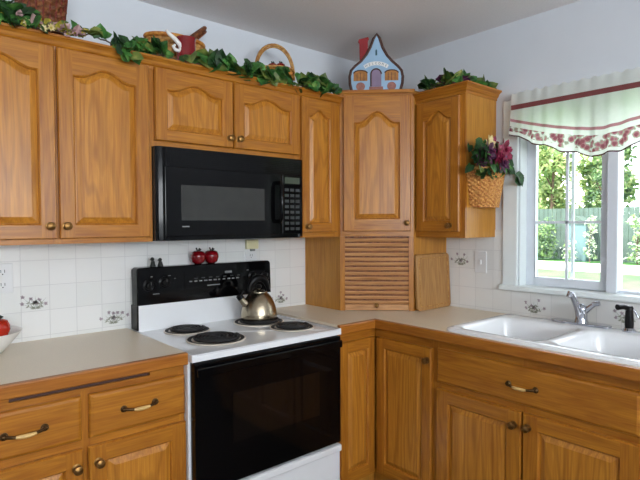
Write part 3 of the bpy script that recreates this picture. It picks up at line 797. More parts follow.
m.tube([FM(-1.037, 1.408, .04), FM(-1.037, 1.408, .064), FM(-1.037, 1.425, .072), FM(-1.037, 1.50, .075), FM(-1.037, 1.575, .072), FM(-1.037, 1.592, .064), FM(-1.037, 1.592, .04)], [.009, .0095, .0095, .010, .0095, .0095, .009], 12)
obj('handle', m, BLACK, md, smooth=50)
m = MB(); m.fbox(FM, (-1.006, 1.345, .0315), (MX1-.014, 1.634, .037)); cp = obj('control_panel', m, BLACK, t, bevel=.003)
m = MB(); m.fbox(FM, (-.992, 1.592, .037), (-.902, 1.622, .0382)); obj('display', m, LCD, cp)
m = MB()
for i in range(8):
    for j in range(3):
        u = -.992+j*.033; v = 1.365+i*.027; m.fbox(FM, (u, v, .037), (u+.024, v+.014, .0378))
obj('button', m, GREYD, cp)

# ------------------------------------------------------------------ kettle
t = thing('kettle', 'stainless steel tea kettle with black handle on the right rear burner', 'kettle', (-1.067, -.235, .929))
kc = (-1.067, -.235, .929)
m = MB(); m.lathe([(.076, 0), (.088, .003), (.0905, .010), (.0885, .030), (.083, .058), (.074, .084), (.062, .106), (.050, .121), (.041, .129)], kc, (0, 0, 1), 40); obj('body', m, STEEL, t, smooth=40)
m = MB(); m.lathe([(.041, .128), (.040, .133), (.026, .140), (.010, .143), (.007, .147)], kc, (0, 0, 1), 28); ld = obj('lid', m, STEEL, t, smooth=40)
m = MB(); m.lathe([(.007, .146), (.014, .152), (.015, .160), (.009, .167), (.001, .168)], kc, (0, 0, 1), 16); obj('lid_knob', m, BLACKS, ld, smooth=45)
sd = Vector((-.93, .12, 0)).normalized()*1.0
kv = Vector(kc)
m = MB(); m.tube([kv+sd*.058+Vector((0, 0, .072)), kv+sd*.084+Vector((0, 0, .090)), kv+sd*.100+Vector((0, 0, .110))], [.024, .018, .014], 14); obj('spout', m, STEEL, t, smooth=50)
m = MB(); m.tube([kv+sd*.096+Vector((0, 0, .106)), kv+sd*.107+Vector((0, 0, .120))], [.017, .016], 12); m.tube([kv+sd*.102+Vector((0, 0, .118)), kv+sd*.08+Vector((0, 0, .142))], [.006, .005], 8); obj('spout_cap', m, BLACKS, t, smooth=50)
hd = Vector((.93, -.12, 0)); m = MB(); pts = []
for i in range(15):
    a = PI*(.06+.88*i/14); pts.append(kv+hd*(.058*math.cos(a))+Vector((0, 0, .112+.088*math.sin(a)**.8)))
m.tube(pts, [.010, .011, .013, .015, .017, .018, .0185, .019, .0185, .018, .017, .015, .013, .011, .010], 12); obj('handle', m, BLACKS, t, smooth=50)

# ------------------------------------------------------------------ small things by the backsplash
def apple(name, c, r, label, group=None, mats=(RED, STEM)):
    t = thing(name, label, 'shaker' if name == 'apple_shaker' else 'fruit', (c[0], c[1], c[2]), group)
    m = MB(); m.lathe([(.001, r*.08), (r*.45, 0), (r*.8, r*.25), (r, r*.85), (r*.98, r*1.2), (r*.8, r*1.6), (r*.5, r*1.74), (r*.2, r*1.66), (.001, r*1.5)], c, (0, 0, 1), 24); obj('body', m, mats[0], t, smooth=60)
    m = MB(); m.tube([(c[0], c[1], c[2]+r*1.5), (c[0]-r*.1, c[1], c[2]+r*1.8), (c[0]-r*.25, c[1], c[2]+r*2.15)], [.0035, .003, .004], 6); 
    m.tube([(c[0], c[1], c[2]+r*1.7), (c[0]+r*.25, c[1], c[2]+r*1.95), (c[0]+r*.5, c[1], c[2]+r*1.9)], [.002, .008, .001], 6); obj('stem', m, mats[1], t, smooth=60)
    return t
apple('apple_shaker', (-1.299, -.05, 1.2005), .037, 'red ceramic apple with dark stem on range top, left of the two', 'red apples on the range')
apple('apple_shaker', (-1.226, -.05, 1.2005), .037, 'red ceramic apple on range top, right of the two', 'red apples on the range')
for x, lab, q in ((-1.529, 'tiny dark bird-like shaker at left end of range top, taller one', .042), (-1.492, 'tiny dark shaker beside the taller one at left end of range top', .036)):
    t = thing('figurine_shaker', lab, 'shaker', (x, -.05, 1.2005), 'dark shakers on the range')
    m = MB(); m.lathe([(.013, 0), (.013, .004), (.010, .012), (.008, q*.6)], (x, -.05, 1.2005), (0, 0, 1), 14); obj('body', m, STEM, t, smooth=50)
    m = MB(); m.ball((x-.003, -.052, 1.2005+q*.82), .0095, 10); m.tube([(x-.008, -.054, 1.2005+q*.82), (x-.018, -.058, 1.2005+q*.78)], [.004, .001], 6); obj('head', m, STEM, t, smooth=60)
def outlet(F, label, mat, kind='outlet'):
    t = thing('wall_plate' if kind != 'outlet' else 'power_outlet', label, kind, F(0, -.06, 0))
    m = MB(); m.fbox(F, (-.036, -.059, 0), (.036, .059, .005)); obj('cover_plate', m, mat, t, bevel=.002)
    m = MB()
    if kind == 'outlet':
        for dv in (-.026, .026):
            m = MB(); m.fbox(F, (-.016, dv-.014, .004), (.016, dv+.014, .0065), 0)
            for du in (-.007, .006): m.fbox(F, (du, dv-.004, .0062), (du+.002, dv+.008, .0068), 1)
            m.fbox(F, (-.002, dv-.012, .0062), (.002, dv-.008, .0068), 1)
            obj('socket', m, [mat, STEM], t)
    else:
        m.fbox(F, (-.006, -.012, .004), (.006, .012, .012), 0); obj('toggle', m, mat, t, bevel=.001)
    return t
outlet(sub(FB, -2.125, 1.185), 'white double outlet on the tiles at the far left', PLATE)
t = outlet(sub(FB, -.965, 1.252), 'outlet high on tiles above the range, behind the red apples', PLATE)
t['label'] = 'white outlet on tiles above the right end of the range'
th = thing('plug_in_freshener', 'small ivory plug-in under the microwave above the range', 'plug-in', (-.965, -.0127, 1.262))
m = MB(); F_ = sub(FB, -.965, 1.262); m.fbox(F_, (-.040, .0, .0067), (.034, .05, .03)); obj('body', m, IVORY, th, bevel=.005)
m = MB(); m.fbox(F_, (-.010, -.012, .0067), (.016, .0, .024)); obj('refill', m, GREYK, th, bevel=.003)
outlet(sub(FR, .81, 1.185), 'white light switch plate on the tiles right of the cutting board', PLATE, 'switch')
# fruit bowl
t = thing('fruit_bowl', 'white bowl at the left end of the counter', 'bowl', (-2.225, -.2, CT))
m = MB(); m.lathe([(.045, 0), (.05, .004), (.06, .012), (.095, .05), (.125, .088), (.128, .092), (.122, .091), (.09, .055), (.055, .02), (.001, .014)], (-2.225, -.2, CT), (0, 0, 1), 40); obj('shell', m, WHITEG, t, smooth=50)
apple('apple', (-2.178, -.212, CT+.062), .042, 'red apple on top of the white bowl at left edge', None, (REDF, STEM))
# cutting board
t = thing('cutting_board', 'wooden cutting board leaning on the side of the appliance garage', 'cutting board', (-.16, -.61, CT))
def CBF(u, v, w=0):    # u along +x, v up the board, w towards the room
    return Vector((-.304+u, -.604+.016*v/.305-w, CT+.001+v*.999))
def rrect(u0, v0, u1, v1, r, n=5):
    out = []
    for cx, cy, a0 in ((u1-r, v1-r, 0), (u0+r, v1-r, PI/2), (u0+r, v0+r, PI), (u1-r, v0+r, 1.5*PI)):
        for i in range(n+1): out.append((cx+r*math.cos(a0+PI/2*i/n), cy+r*math.sin(a0+PI/2*i/n)))
    return out
m = MB(); m.prism(rrect(0, 0, .294, .305, .022), CBF, 0, .018); obj('board', m, BOARD, t, bevel=.004, smooth=35)
gr = rrect(.022, .022, .272, .283, .015); m = MB(); m.tube([CBF(u, v, .0185) for u, v in gr], .0022, 6, closed=True); obj('groove', m, WICK, t, smooth=50)

# ------------------------------------------------------------------ valance
YC, HW = -1.435, .425
ny = 181; rows = []
def zb(t): return 1.690+.150*abs(t)**1.4
def zl(t): return 1.812+.100*abs(t)**1.4
m = MB(); grid = []
for i in range(ny):
    tt = -1+2*i/(ny-1); y = YC-HW*tt
    sc = .006*math.sin(tt*38+.8*math.sin(tt*9))
    zrow = [2.046+.004*math.sin(tt*60), 2.02, 1.986, 1.962]
    l = zl(tt); b = zb(tt)+.006*math.sin(tt*20)
    zrow += [1.962+(l-1.962)*.5, l+.008, l-.006, l-.03*(1)-.0, b+.022, b+.006, b]
    xs = [-.052+sc*.8, -.056+sc*.6, -.060, -.060, -.062+sc, -.063+sc, -.064+sc, -.066+sc*1.3, -.070+sc*1.8, -.072+sc*2, -.072+sc*2]
    grid.append([(x, y, z) for x, z in zip(xs, zrow)])
mats_row = [0, 0, 1, 0, 0, 2, 0, 3, 0, 4]
nr = len(grid[0])
for j in range(nr-1):
    vs = [g[j] for g in grid]+[g[j+1] for g in grid]
    m.add(vs, [(i, i+1, ny+i+1, ny+i) for i in range(ny-1)], mats_row[j])
for e in (0, ny-1):   # returns to the wall
    for j in range(nr-1):
        a, b = grid[e][j], grid[e][j+1]
        m.add([a, b, (-.018, b[1], b[2]), (-.018, a[1], a[2])], [(0,1,2,3)], mats_row[j])
v = thing('window_valance', 'white valance with rose bands and floral border over the sink window', 'curtain', (-.05, YC, 1.97))
obj('fabric', m, [CW, CR, CL, CF, CB], v, smooth=80, recalc=True)
m = MB(); m.tube([(-.045, YC+HW-.004, 1.974), (-.045, YC-HW+.004, 1.974)], .008, 10)
for e in (1, -1): m.tube([(-.045, YC+e*(HW-.006), 1.974), (-.0005, YC+e*(HW-.006), 1.974)], .007, 8)
obj('rod', m, PLATE, v)

# ------------------------------------------------------------------ baskets, ivy and plaque on top
def woven(c, prof, n=48, rows=16, sx=1, sy=1, amp=.004, half=None):
    """woven wall: prof (r, h) interpolated; radius alternates so that stakes and weavers show"""
    m = MB(); vs = []; c = Vector(c)
    rng = n if half is None else n+1
    def rad(k):
        x = k*(len(prof)-1); i = min(int(x), len(prof)-2); f = x-i
        return prof[i][0]*(1-f)+prof[i+1][0]*f, prof[i][1]*(1-f)+prof[i+1][1]*f
    R = rows*2
    for i in range(R+1):
        r, h = rad(i/R)
        for j in range(rng):
            a = 2*PI*j/n if half is None else half[0]+(half[1]-half[0])*j/n
            w = amp*(1 if ((i//2+j//2) % 2 == 0) else -1)*(.6 if i % 2 else 1)
            vs.append(c+Vector(((r+w)*sx*math.cos(a), (r+w)*sy*math.sin(a), h)))
    fs = []
    for i in range(R):
        for j in range(n if half is None else n):
            j2 = (j+1) % rng if half is None else j+1
            fs.append((i*rng+j, i*rng+j2, (i+1)*rng+j2, (i+1)*rng+j))
    fs.append(tuple(range(rng)))
    m.add(vs, fs); return m
def leafshape(m, c, d, up, s, mi=0, kind='ivy'):
    d = Vector(d).normalized(); up = Vector(up); x = d.cross(up)
    x = x.normalized() if x.length > 1e-4 else d.orthogonal().normalized(); nrm = x.cross(d).normalized()
    if kind == 'ivy':
        pts = [(0,0,0),(-.14,.40,.10),(.28,.52,.12),(.56,.36,.05),(.92,0,-.06),(.56,-.36,.05),(.28,-.52,.12),(-.14,-.40,.10),(.35,0,-.04)]
        fs = [(0,8,2,1),(8,3,2),(8,4,3),(8,5,4),(8,6,5),(0,7,6,8)]
    else:
        pts = [(0,0,0),(.3,.25,.06),(.7,.22,.05),(1,0,0),(.7,-.22,.05),(.3,-.25,.06),(.5,0,-.02)]
        fs = [(0,6,1),(1,6,2),(2,6,3),(3,6,4),(4,6,5),(5,6,0)]
    m.add([Vector(c)+(d*a+x*b+nrm*e)*s for a, b, e in pts], fs, mi)
def garland(name, label, pts, nleaf, s, mats, spread=.045, seed=1, extra=None, group='ivy garlands', kind='ivy', upbias=.5, cat='garland', w=None, thin=None):
    rnd = random.Random(seed)
    P = [Vector(p) for p in pts]
    t = thing(name, label, cat, P[0], group)
    m = MB(); dense = []
    for a, b in zip(P, P[1:]):
        for i in range(8): dense.append(a.lerp(b, i/8)+Vector((rnd.gauss(0, .004), rnd.gauss(0, .004), rnd.gauss(0, .003))))
    dense.append(P[-1]); m.tube(dense, .003, 6); obj('vine', m, BARK, t, smooth=60)
    m = MB()
    for i in range(nleaf):
        p = dense[int(rnd.random()*(len(dense)-1))]
        if thin and thin[0] < p.x < thin[1] and rnd.random() < .8: continue
        off = Vector((rnd.gauss(0, spread), rnd.gauss(0, spread*.6), abs(rnd.gauss(0, spread*.7))))
        d = Vector((rnd.gauss(0, 1), rnd.gauss(-.4, .8), rnd.gauss(upbias, .7)))
        leafshape(m, p+off, d, (rnd.gauss(0, .6), -1+rnd.gauss(0, .3), .7), s*(.65+.7*rnd.random()), rnd.choices(range(len(mats)), w)[0], kind)
    o = obj('leaves', m, mats, t, recalc=False); o['kind'] = 'stuff'
    if extra: extra(t)
    return t
TOPZ = 2.079
# far-left dark ivy
garland('ivy_garland', 'dark ivy hanging over the crown at the far left picture edge', [(-2.24, -.26, 2.15), (-2.15, -.30, 2.11), (-2.125, -.36, 2.07)], 110, .05, [IVYD, IVY], .03, 3, upbias=.1)
# brown basket at top left
t = thing('woven_basket', 'dark brown tall woven basket at the top left on the tall wall cabinet', 'basket', (-2.01, -.2, 2.041))
m = woven((-2.01, -.2, 2.041), [(.062, 0), (.075, .08), (.084, .17), (.087, .25)], 40, 14, amp=.004); obj('wall', m, WICKD, t)
m = MB(); m.lathe([(.083, .245), (.094, .25), (.094, .262), (.083, .266)], (-2.01, -.2, 2.041), (0, 0, 1), 36); obj('rim', m, WICKD, t, smooth=50)
m = MB()
for a in range(10):
    an = -PI*(.1+.8*a/9); m.tube([(-2.01+.066*math.cos(an), -.2+.066*math.sin(an), 2.045), (-2.01+.092*math.cos(an), -.2+.092*math.sin(an), 2.29)], .0035, 6)
obj('stake', m, REDB, t)
def blossoms(mats, centers, r):
    def f(t):
        rnd = random.Random(9)
        for c in centers:
            m = MB()
            for q in range(7):
                a = 2*PI*q/7; leafshape(m, c, (math.cos(a), -.6, math.sin(a)), (0, -1, .3), r, 0, 'oval')
            m.ball(c, r*.3, 8, 1); obj('flower', m, [mats[rnd.randrange(len(mats)-1)], mats[-1]], t)
    return f
garland('dried_flower_garland', 'dried pink and yellow flower garland at the foot of the brown basket', [(-2.11, -.33, 2.085), (-2.0, -.335, 2.09), (-1.90, -.33, 2.09)], 60, .03, [YELP, IVYO, PINKD], .018, 5,
        blossoms([PINKD, CRMP, PINKD, YELP], [(-2.09+.026*i, -.345, 2.093+.010*math.sin(i*2.1)) for i in range(8)], .017), 'garlands on the cabinets', w=[3, 2, 3])
garland('ivy_garland', 'thin olive ivy strand between the brown basket and the flat trug', [(-1.92, -.29, 2.12), (-1.86, -.31, 2.11), (-1.78, -.33, 2.085), (-1.75, -.37, 2.06), (-1.745, -.372, 2.03)], 38, .042, [IVYO, IVY, IVYD], .016, 8, upbias=.25, w=[2, 2, 1])
garland('ivy_garland', 'thick green ivy garland along the cabinet above the microwave', [(-1.70, -.29, 2.085), (-1.60, -.33, 2.085), (-1.50, -.34, 2.075), (-1.38, -.33, 2.085), (-1.25, -.33, 2.08), (-1.12, -.33, 2.08), (-1.0, -.33, 2.085), (-.92, -.33, 2.075)], 150, .058, [IVY, IVYD, IVYO], .024, 11, w=[5, 2, 2], thin=(-1.585, -1.40))
garland('ivy_garland', 'green ivy garland above the narrow wall cabinet left of the house plaque', [(-.87, -.34, 2.085), (-.78, -.34, 2.09), (-.72, -.325, 2.09), (-.655, -.32, 2.095)], 80, .058, [IVY, IVYO, IVYD], .022, 14, w=[5, 3, 1])
garland('ivy_garland', 'ivy strand with upright leaves on the single-door cabinet at right', [(-.29, -.645, 2.10), (-.29, -.69, 2.105), (-.30, -.78, 2.105), (-.24, -.84, 2.10), (-.12, -.86, 2.095), (-.05, -.865, 2.09)], 62, .056, [IVYO, IVY, IVYD, PLUM], .016, 17, w=[5, 4, 2, 1])
# flat trug
t = thing('wicker_basket', 'wide honey wicker trug with tipped handle above the microwave', 'basket', (-1.435, -.115, 2.041))
m = woven((-1.435, -.115, 2.041), [(.10, 0), (.120, .06), (.130, .13), (.132, .19)], 44, 12, 1.02, .58, .004); obj('wall', m, WICK, t)
m = MB(); m.tube([(-1.435+.138*math.cos(a*PI/18), -.115+.080*math.sin(a*PI/18), 2.236) for a in range(36)], .009, 8, closed=True); obj('rim', m, WICKO, t, smooth=60)
m = MB(); pts = []
for i in range(17):
    a = PI*i/16; pts.append((-1.405+.115*math.sin(a), -.115+.076*math.cos(a), 2.225+.105*math.sin(a)))
m.tube(pts, .0095, 8); m.tube([(x+.004, y, z-.016) for x, y, z in pts[2:-2]], .006, 6); obj('handle', m, WICKD, t, smooth=60)
# red crock
t = thing('crock', 'small red crock with white curled handle in front of the wicker trug', 'crock', (-1.45, -.247, 2.041))
m = MB(); m.lathe([(.036, 0), (.041, .01), (.043, .06), (.041, .155), (.043, .170), (.038, .170), (.034, .02)], (-1.447, -.247, 2.041), (0, 0, 1), 20); obj('body', m, RED, t, smooth=40)
m = MB(); m.tube([(x, -.262, z) for x, z in ((-1.545, 2.222), (-1.53, 2.207), (-1.505, 2.192), (-1.484, 2.174), (-1.478, 2.157), (-1.488, 2.146), (-1.505, 2.147), (-1.514, 2.158), (-1.505, 2.168))], [.006, .009, .010, .010, .009, .008, .008, .007, .005], 8); obj('handle', m, WHITEG, t, smooth=60)
# small round basket with high handle
t = thing('wicker_basket', 'small round wicker basket with tall arched handle left of the house plaque', 'basket', (-.915, -.172, 2.041))
m = woven((-.915, -.172, 2.041), [(.068, 0), (.085, .06), (.095, .14)], 36, 10, amp=.004); obj('wall', m, WICKO, t)
m = MB(); m.tube([(-.915+.098*math.cos(a*PI/16), -.172+.098*math.sin(a*PI/16), 2.182) for a in range(32)], .007, 8, closed=True); obj('rim', m, WICK, t, smooth=60)
m = MB(); pts = [(-.915+.101*math.cos(PI*i/20), -.172-.03*math.cos(PI*i/20), 2.15+(.170)*math.sin(PI*i/20)**.8) for i in range(21)]
m.tube(pts, .0075, 8); m.tube([(x, y, z) for x, y, z in [(-.915+.092*math.cos(PI*i/20), -.172-.03*math.cos(PI*i/20), 2.15+.158*math.sin(PI*i/20)**.8) for i in range(1, 20)]], .004, 6, 0); obj('handle', m, WICK, t, smooth=60)
rb = random.Random(4)
for i, (dx, dy, lab) in enumerate(((-.035, -.03, 'dark red apple in the small round basket, left one'), (.012, -.035, 'dark red apple in the small round basket, middle one'), (.045, -.005, 'dark red apple in the small round basket, right one'))):
    apple('apple', (-.915+dx, -.172+dy, 2.165+.008*(i == 1)), .026, lab, 'apples in the small round basket', (RED, STEM))
    # they rest on the rest of the filling
t = thing('moss_filling', 'dark red dried filling under the apples in the small round basket', 'dried flowers', (-.915, -.172, 2.06))
m = MB()
for i in range(120):
    a = rb.random()*2*PI; r = .078*math.sqrt(rb.random()); leafshape(m, (-.915+r*math.cos(a), -.172+r*math.sin(a), 2.145+rb.random()*.03), (rb.gauss(0, 1), rb.gauss(0, 1), rb.random()), (0, 0, 1), .026, 0, 'oval')
m.lathe([(.06, -.09), (.078, 0), (.001, .02)], (-.915, -.172, 2.142), (0, 0, 1), 16)
o = obj('petals', m, [PLUM], t, recalc=False)

# house plaque
def hs(u, v, w=0): return FD(u*.93+DW/2-.002, v, w-.028)
hp = [(-.140, 2.110), (-.150, 2.15), (-.152, 2.19), (-.144, 2.222), (-.120, 2.246), (-.085, 2.272), (-.055, 2.306), (-.032, 2.345), (-.014, 2.39), (.004, 2.414), (.020, 2.39), (.038, 2.34), (.062, 2.300), (.092, 2.268), (.124, 2.242), (.146, 2.218), (.153, 2.185), (.150, 2.15), (.138, 2.110)]
hp = [(u, min(v, 2.4125)) for u, v in hp]
t = thing('house_plaque', 'painted blue wooden house plaque with red chimney on the corner cabinet', 'plaque', hs(0, 2.1075, 0))
m = MB(); m.prism(hp, hs, 0, .016); m.fbox(hs, (-.145, 2.1075, -.03), (.145, 2.112, .02)); obj('board', m, BLUEH, t)
m = MB(); m.tube([hs(u, v, .012) for u, v in hp], .0085, 8); obj('roof_edge', m, BROWNT, t, smooth=50)
m = MB(); m.prism([(-.094, 2.255), (-.048, 2.29), (-.046, 2.385), (-.040, 2.392), (-.046, 2.402), (-.100, 2.390), (-.104, 2.378), (-.097, 2.372)], hs, -.006, .010); obj('chimney', m, REDP, t, bevel=.002)
for x0, x1 in ((-.130, -.050), (.050, .128)):
    m = MB(); pl = [(x0, 2.165), (x1, 2.165), (x1, 2.205)]+[((x0+x1)/2+(x1-x0)/2*math.cos(a*PI/8), 2.205+.016*math.sin(a*PI/8)) for a in range(1, 8)]+[(x0, 2.205)]
    m.prism(pl, hs, .016, .019, 0)
    wd = obj('painted_window', m, ORAP, t)
    m = MB(); m.tube([hs(u, v, .019) for u, v in pl[2:]], .0035, 6); 
    for k in (1, 2, 3): m.fbox(hs, (x0+(x1-x0)*k/4-.0015, 2.165, .019), (x0+(x1-x0)*k/4+.0015, 2.208, .020))
    obj('shutter_line', m, BROWNT, wd)
    m = MB(); m.prism([((x0+x1)/2+.026*math.cos(a*PI/8), 2.135+.022*math.sin(a*PI/8)) for a in range(16)], hs, .016, .020); obj('flower_box', m, POTP, t)
m = MB(); pl = [(-.030, 2.135), (.030, 2.135), (.030, 2.20)]+[(.030*math.cos(a*PI/10), 2.20+.028*math.sin(a*PI/10)) for a in range(1, 10)]+[(-.030, 2.20)]
m.prism(pl, hs, .016, .019, 0); dr = obj('painted_door', m, DOORP, t)
m = MB(); m.tube([hs(u, v, .019) for u, v in pl[2:]+[(-.030, 2.135)]], .004, 6); obj('door_frame', m, BROWNT, dr)
m = MB(); m.fbox(hs, (-.040, 2.113, .016), (.040, 2.133, .020)); obj('steps', m, POTP, t)
m = MB(); m.prism([(-.004, 2.300), (.006, 2.300), (.006, 2.325), (.001, 2.333), (-.004, 2.325)], hs, .016, .019); obj('attic_window', m, TEALP, t)
m = MB()
arc = lambda k, r: (r*math.sin(k), 2.130+r*math.cos(k))
ks = [-.56+1.12*i/14 for i in range(15)]
m.prism([arc(k, .118) for k in ks]+[arc(k, .138) for k in reversed(ks)], hs, .016, .0175); obj('banner', m, WHITEG, t)
# lettering WELCOME on the arc
m = MB()
word = 'WELCOME'
for i, ch in enumerate(word):
    cu = bpy.data.curves.new('letter', 'FONT'); cu.body = ch; cu.size = .017; cu.align_x = 'CENTER'
    to = bpy.data.objects.new('letter', cu); me = to.to_mesh()
    k = -.46+.92*i/(len(word)-1); ck, sk = math.cos(-k), math.sin(-k)
    u0, v0 = arc(k, .122)
    vs = [hs(u0+ck*p.co.x-sk*p.co.y, v0+sk*p.co.x+ck*p.co.y, .0182) for p in me.vertices]
    m.add(vs, [tuple(f.vertices) for f in me.polygons]); to.to_mesh_clear(); bpy.data.objects.remove(to); bpy.data.curves.remove(cu)
obj('lettering', m, TEALP, t, recalc=False)

# wall basket on the cabinet side
t = thing('hanging_basket', 'half-round wicker basket hung on the side of the cabinet by the window', 'basket', (-.145, -.894, 1.475))
m = woven((-.145, -.8945, 1.475), [(.098, 0), (.108, .06), (.122, .13), (.132, .19)], 44, 18, 1, .85, .0035, (PI, 2*PI)); obj('wall', m, WICKL, t)
m = MB(); m.box((-.238, -.8985, 1.476), (-.053, -.894, 1.66)); obj('back', m, WICK, t)
m = MB(); m.tube([(-.145+.135*math.cos(PI+PI*i/16), -.8945+.115*math.sin(PI+PI*i/16), 1.666) for i in range(17)], .007, 8); obj('rim', m, WICK, t, smooth=60)
t = thing('flower_arrangement', 'burgundy and cream artificial flowers with ivy in the hanging basket', 'flowers', (-.20, -.95, 1.66))
def rose(c, r, mat, seed):
    rnd = random.Random(seed); m = MB()
    for ring, (k, sp) in enumerate(((5, .35), (6, .8), (7, 1.25))):
        for q in range(k):
            a = 2*PI*(q+rnd.random()*.4)/k; d = Vector((math.cos(a)*sp, -.9+.25*ring, math.sin(a)*sp+.3))
            leafshape(m, Vector(c)+Vector((math.cos(a), -.2, math.sin(a)))*r*.15*ring, d, (math.cos(a)*-1, -1, 0), r*(.8+.2*ring), 0, 'oval')
    m.ball(c, r*.45, 8); obj('flower', m, mat, t, recalc=False)
DX = .055
for i, (x, y, z, r, mt) in enumerate(((-.30, -.99, 1.735, .040, PLUM), (-.225, -1.0, 1.72, .046, BURG), (-.15, -.985, 1.755, .044, BURG), (-.24, -.96, 1.785, .032, CRMP), (-.13, -.95, 1.72, .036, BURG), (-.33, -.965, 1.70, .036, PLUM), (-.18, -.94, 1.785, .036, BURG), (-.20, -1.01, 1.69, .034, PLUM))):
    rose((x+DX, y, z), r*1.08, mt, i)
rl = random.Random(21); m = MB()
for i in range(80):
    x = -.185+max(-.12, min(.10, rl.gauss(0, .075))); z = 1.70+rl.gauss(0, .045); y = -.96+rl.gauss(0, .022)
    leafshape(m, (x, y, z), (rl.gauss(0, 1), rl.gauss(-.6, .5), rl.gauss(-.3, .7)), (0, -1, .3), .05*(.7+.5*rl.random()), rl.choices((0, 1, 2), (3, 3, 2))[0])
for i in range(14): leafshape(m, (-.255-.03*rl.random(), -.965, 1.76+.03*rl.random()), (-1, -.2, rl.gauss(0, .4)), (0, -1, 0), .045, 0)
for i in range(16):
    x = -.25+.2*rl.random(); leafshape(m, (x, -1.0-.01*rl.random(), 1.675), (rl.gauss(0, .4), -.5, -.8), (0, -1, .3), .05, rl.choice((0, 1)))
lo = obj('leaves', m, [IVYD, IVY, IVYO], t, recalc=False); lo['kind'] = 'stuff'
m = MB(); m.tube([(-.11, -.97, 1.70), (-.05, -.985, 1.71), (.0, -1.0, 1.67), (-.02, -1.03, 1.62)], .003, 6)
for c, d in (((-.04, -.99, 1.705), (.6, -.2, .5)), ((-.03, -.995, 1.69), (.8, -.2, -.4)), ((-.02, -1.01, 1.66), (.5, -.3, -1)), ((-.03, -1.03, 1.625), (1, -.2, .25)), ((-.05, -1.03, 1.615), (.9, -.2, -.5)), ((-.02, -1.035, 1.63), (.4, -.2, -1))):
    leafshape(m, c, d, (0, -1, .2), .06, 1)
obj('sprig', m, [BARK, IVYD], t, recalc=False)

# ------------------------------------------------------------------ garden outside
GZ = -.25
m = MB(); m.box((.4, -30, GZ-.2), (70, 60, GZ)); s = struct('lawn', m, LAWN)
m = MB(); m.box((15.6, -30, GZ), (19.3, 60, GZ+.015)); s = struct('pavement', m, PATHM)
# board fence
t = thing('board_fence', 'grey-green board fence along the far side of the garden', 'fence', (21.2, 6, GZ))
m = MB()
for i in range(90): m.box((21.2, -3+i*.2, GZ), (21.23, -3+i*.2+.185, 2.05))
obj('boards', m, FENCE, t)
m = MB(); m.box((21.23, -3, .2), (21.3, 15, .3)); m.box((21.23, -3, 1.6), (21.3, 15, 1.7)); obj('rail', m, FENCE, t)
t = thing('garden_shed', 'blue-grey garden shed behind the white-flowering shrub', 'shed', (20.65, 7.35, GZ))
m = MB(); m.box((20.35, 6.95, GZ), (21.0, 7.8, 1.35)); obj('wall', m, SHED, t)
m = MB(); m.prism([(6.87, 1.35), (7.88, 1.35), (7.37, 1.7)], lambda u, v, w=0: Vector((20.3+w, u, v)), 0, .75); obj('roof', m, FENCE, t)
def tree(name, label, c, h, r, n, mats, seed, w=None, trunk=.12, ls=.28, z0=.9, cat='tree', group='garden trees'):
    rnd = random.Random(seed); t = thing(name, label, cat, (c[0], c[1], GZ), group)
    m = MB(); m.tube([(c[0], c[1], GZ), (c[0]+.05, c[1]+.06, GZ+h*.4), (c[0], c[1]-.05, GZ+h*.75)], [trunk, trunk*.8, trunk*.35], 8)
    for k in range(5):
        a = rnd.random()*2*PI; z = GZ+h*(.35+.08*k); m.tube([(c[0], c[1], z), (c[0]+r*.5*math.cos(a), c[1]+r*.5*math.sin(a), z+h*.22)], [trunk*.4, trunk*.12], 6)
    obj('trunk', m, BARK, t, smooth=60)
    m = MB(); blobs = [(rnd.gauss(0, r*.42), rnd.gauss(0, r*.42), z0+(h-z0)*rnd.random()) for _ in range(22)]
    for i in range(n):
        b = rnd.choice(blobs); ox, oy = b[0]+rnd.gauss(0, r*.25), b[1]+rnd.gauss(0, r*.25); q = math.hypot(ox, oy)
        if q > r*.82: ox *= r*.82*rnd.random()**.3/q; oy *= r*.82*rnd.random()**.3/q
        p = Vector((c[0]+ox, c[1]+oy, max(GZ+.2, GZ+b[2]+rnd.gauss(0, r*.2))))
        leafshape(m, p, (rnd.gauss(0, 1), rnd.gauss(0, 1), rnd.gauss(-.2, .8)), (rnd.gauss(0, .5), rnd.gauss(0, .5), 1), ls*(.6+.7*rnd.random()), rnd.choices(range(len(mats)), w)[0], 'oval')
    o = obj('foliage', m, mats, t, recalc=False); o['kind'] = 'stuff'
TR = [((24.2, 10.2), 6.5, 'sunlit yellow-green tree seen through the left window pane', [LEAFB, LEAFA], [3, 2]),
      ((24.2, 7.6), 5.6, 'darker green tree behind the right edge of the left pane', [LEAFC, LEAFA, LEAFB], [3, 2, 1]),
      ((24.2, 5.0), 6.6, 'tall green tree seen through the right window pane', [LEAFA, LEAFC, LEAFB], [3, 2, 1]),
      ((24.2, 12.8), 6.0, 'pale tree at the far left edge of the window view', [LEAFA, LEAFB], [2, 3]),
      ((24.2, 2.4), 6.2, 'green tree beyond the right edge of the window view', [LEAFC, LEAFA], [2, 2]),
      ((28.4, 9.2), 8.2, 'far green tree between the two nearer trees of the left pane', [LEAFA, LEAFB], [3, 2]),
      ((28.4, 12.6), 8.0, 'far pale tree behind the left edge of the window view', [LEAFB, LEAFA], [2, 2]),
      ((28.4, 5.9), 8.4, 'far tree showing above the window mullion', [LEAFA, LEAFB, LEAFC], [2, 2, 1])]
for i, (c, h, lab, ms, w_) in enumerate(TR):
    tree('leafy_tree', lab, c, h, 1.3 if i < 5 else 1.65, 2600, ms, 31+i, w_, ls=.3 if i < 5 else .4)
tree('flowering_shrub', 'white-flowering cone-shaped shrub in front of the shed', (19.9, 6.6), 1.9, .30, 900, [BLOOM, LEAFA], 35, [4, 2], .03, .09, .15, 'shrub', 'garden shrubs')
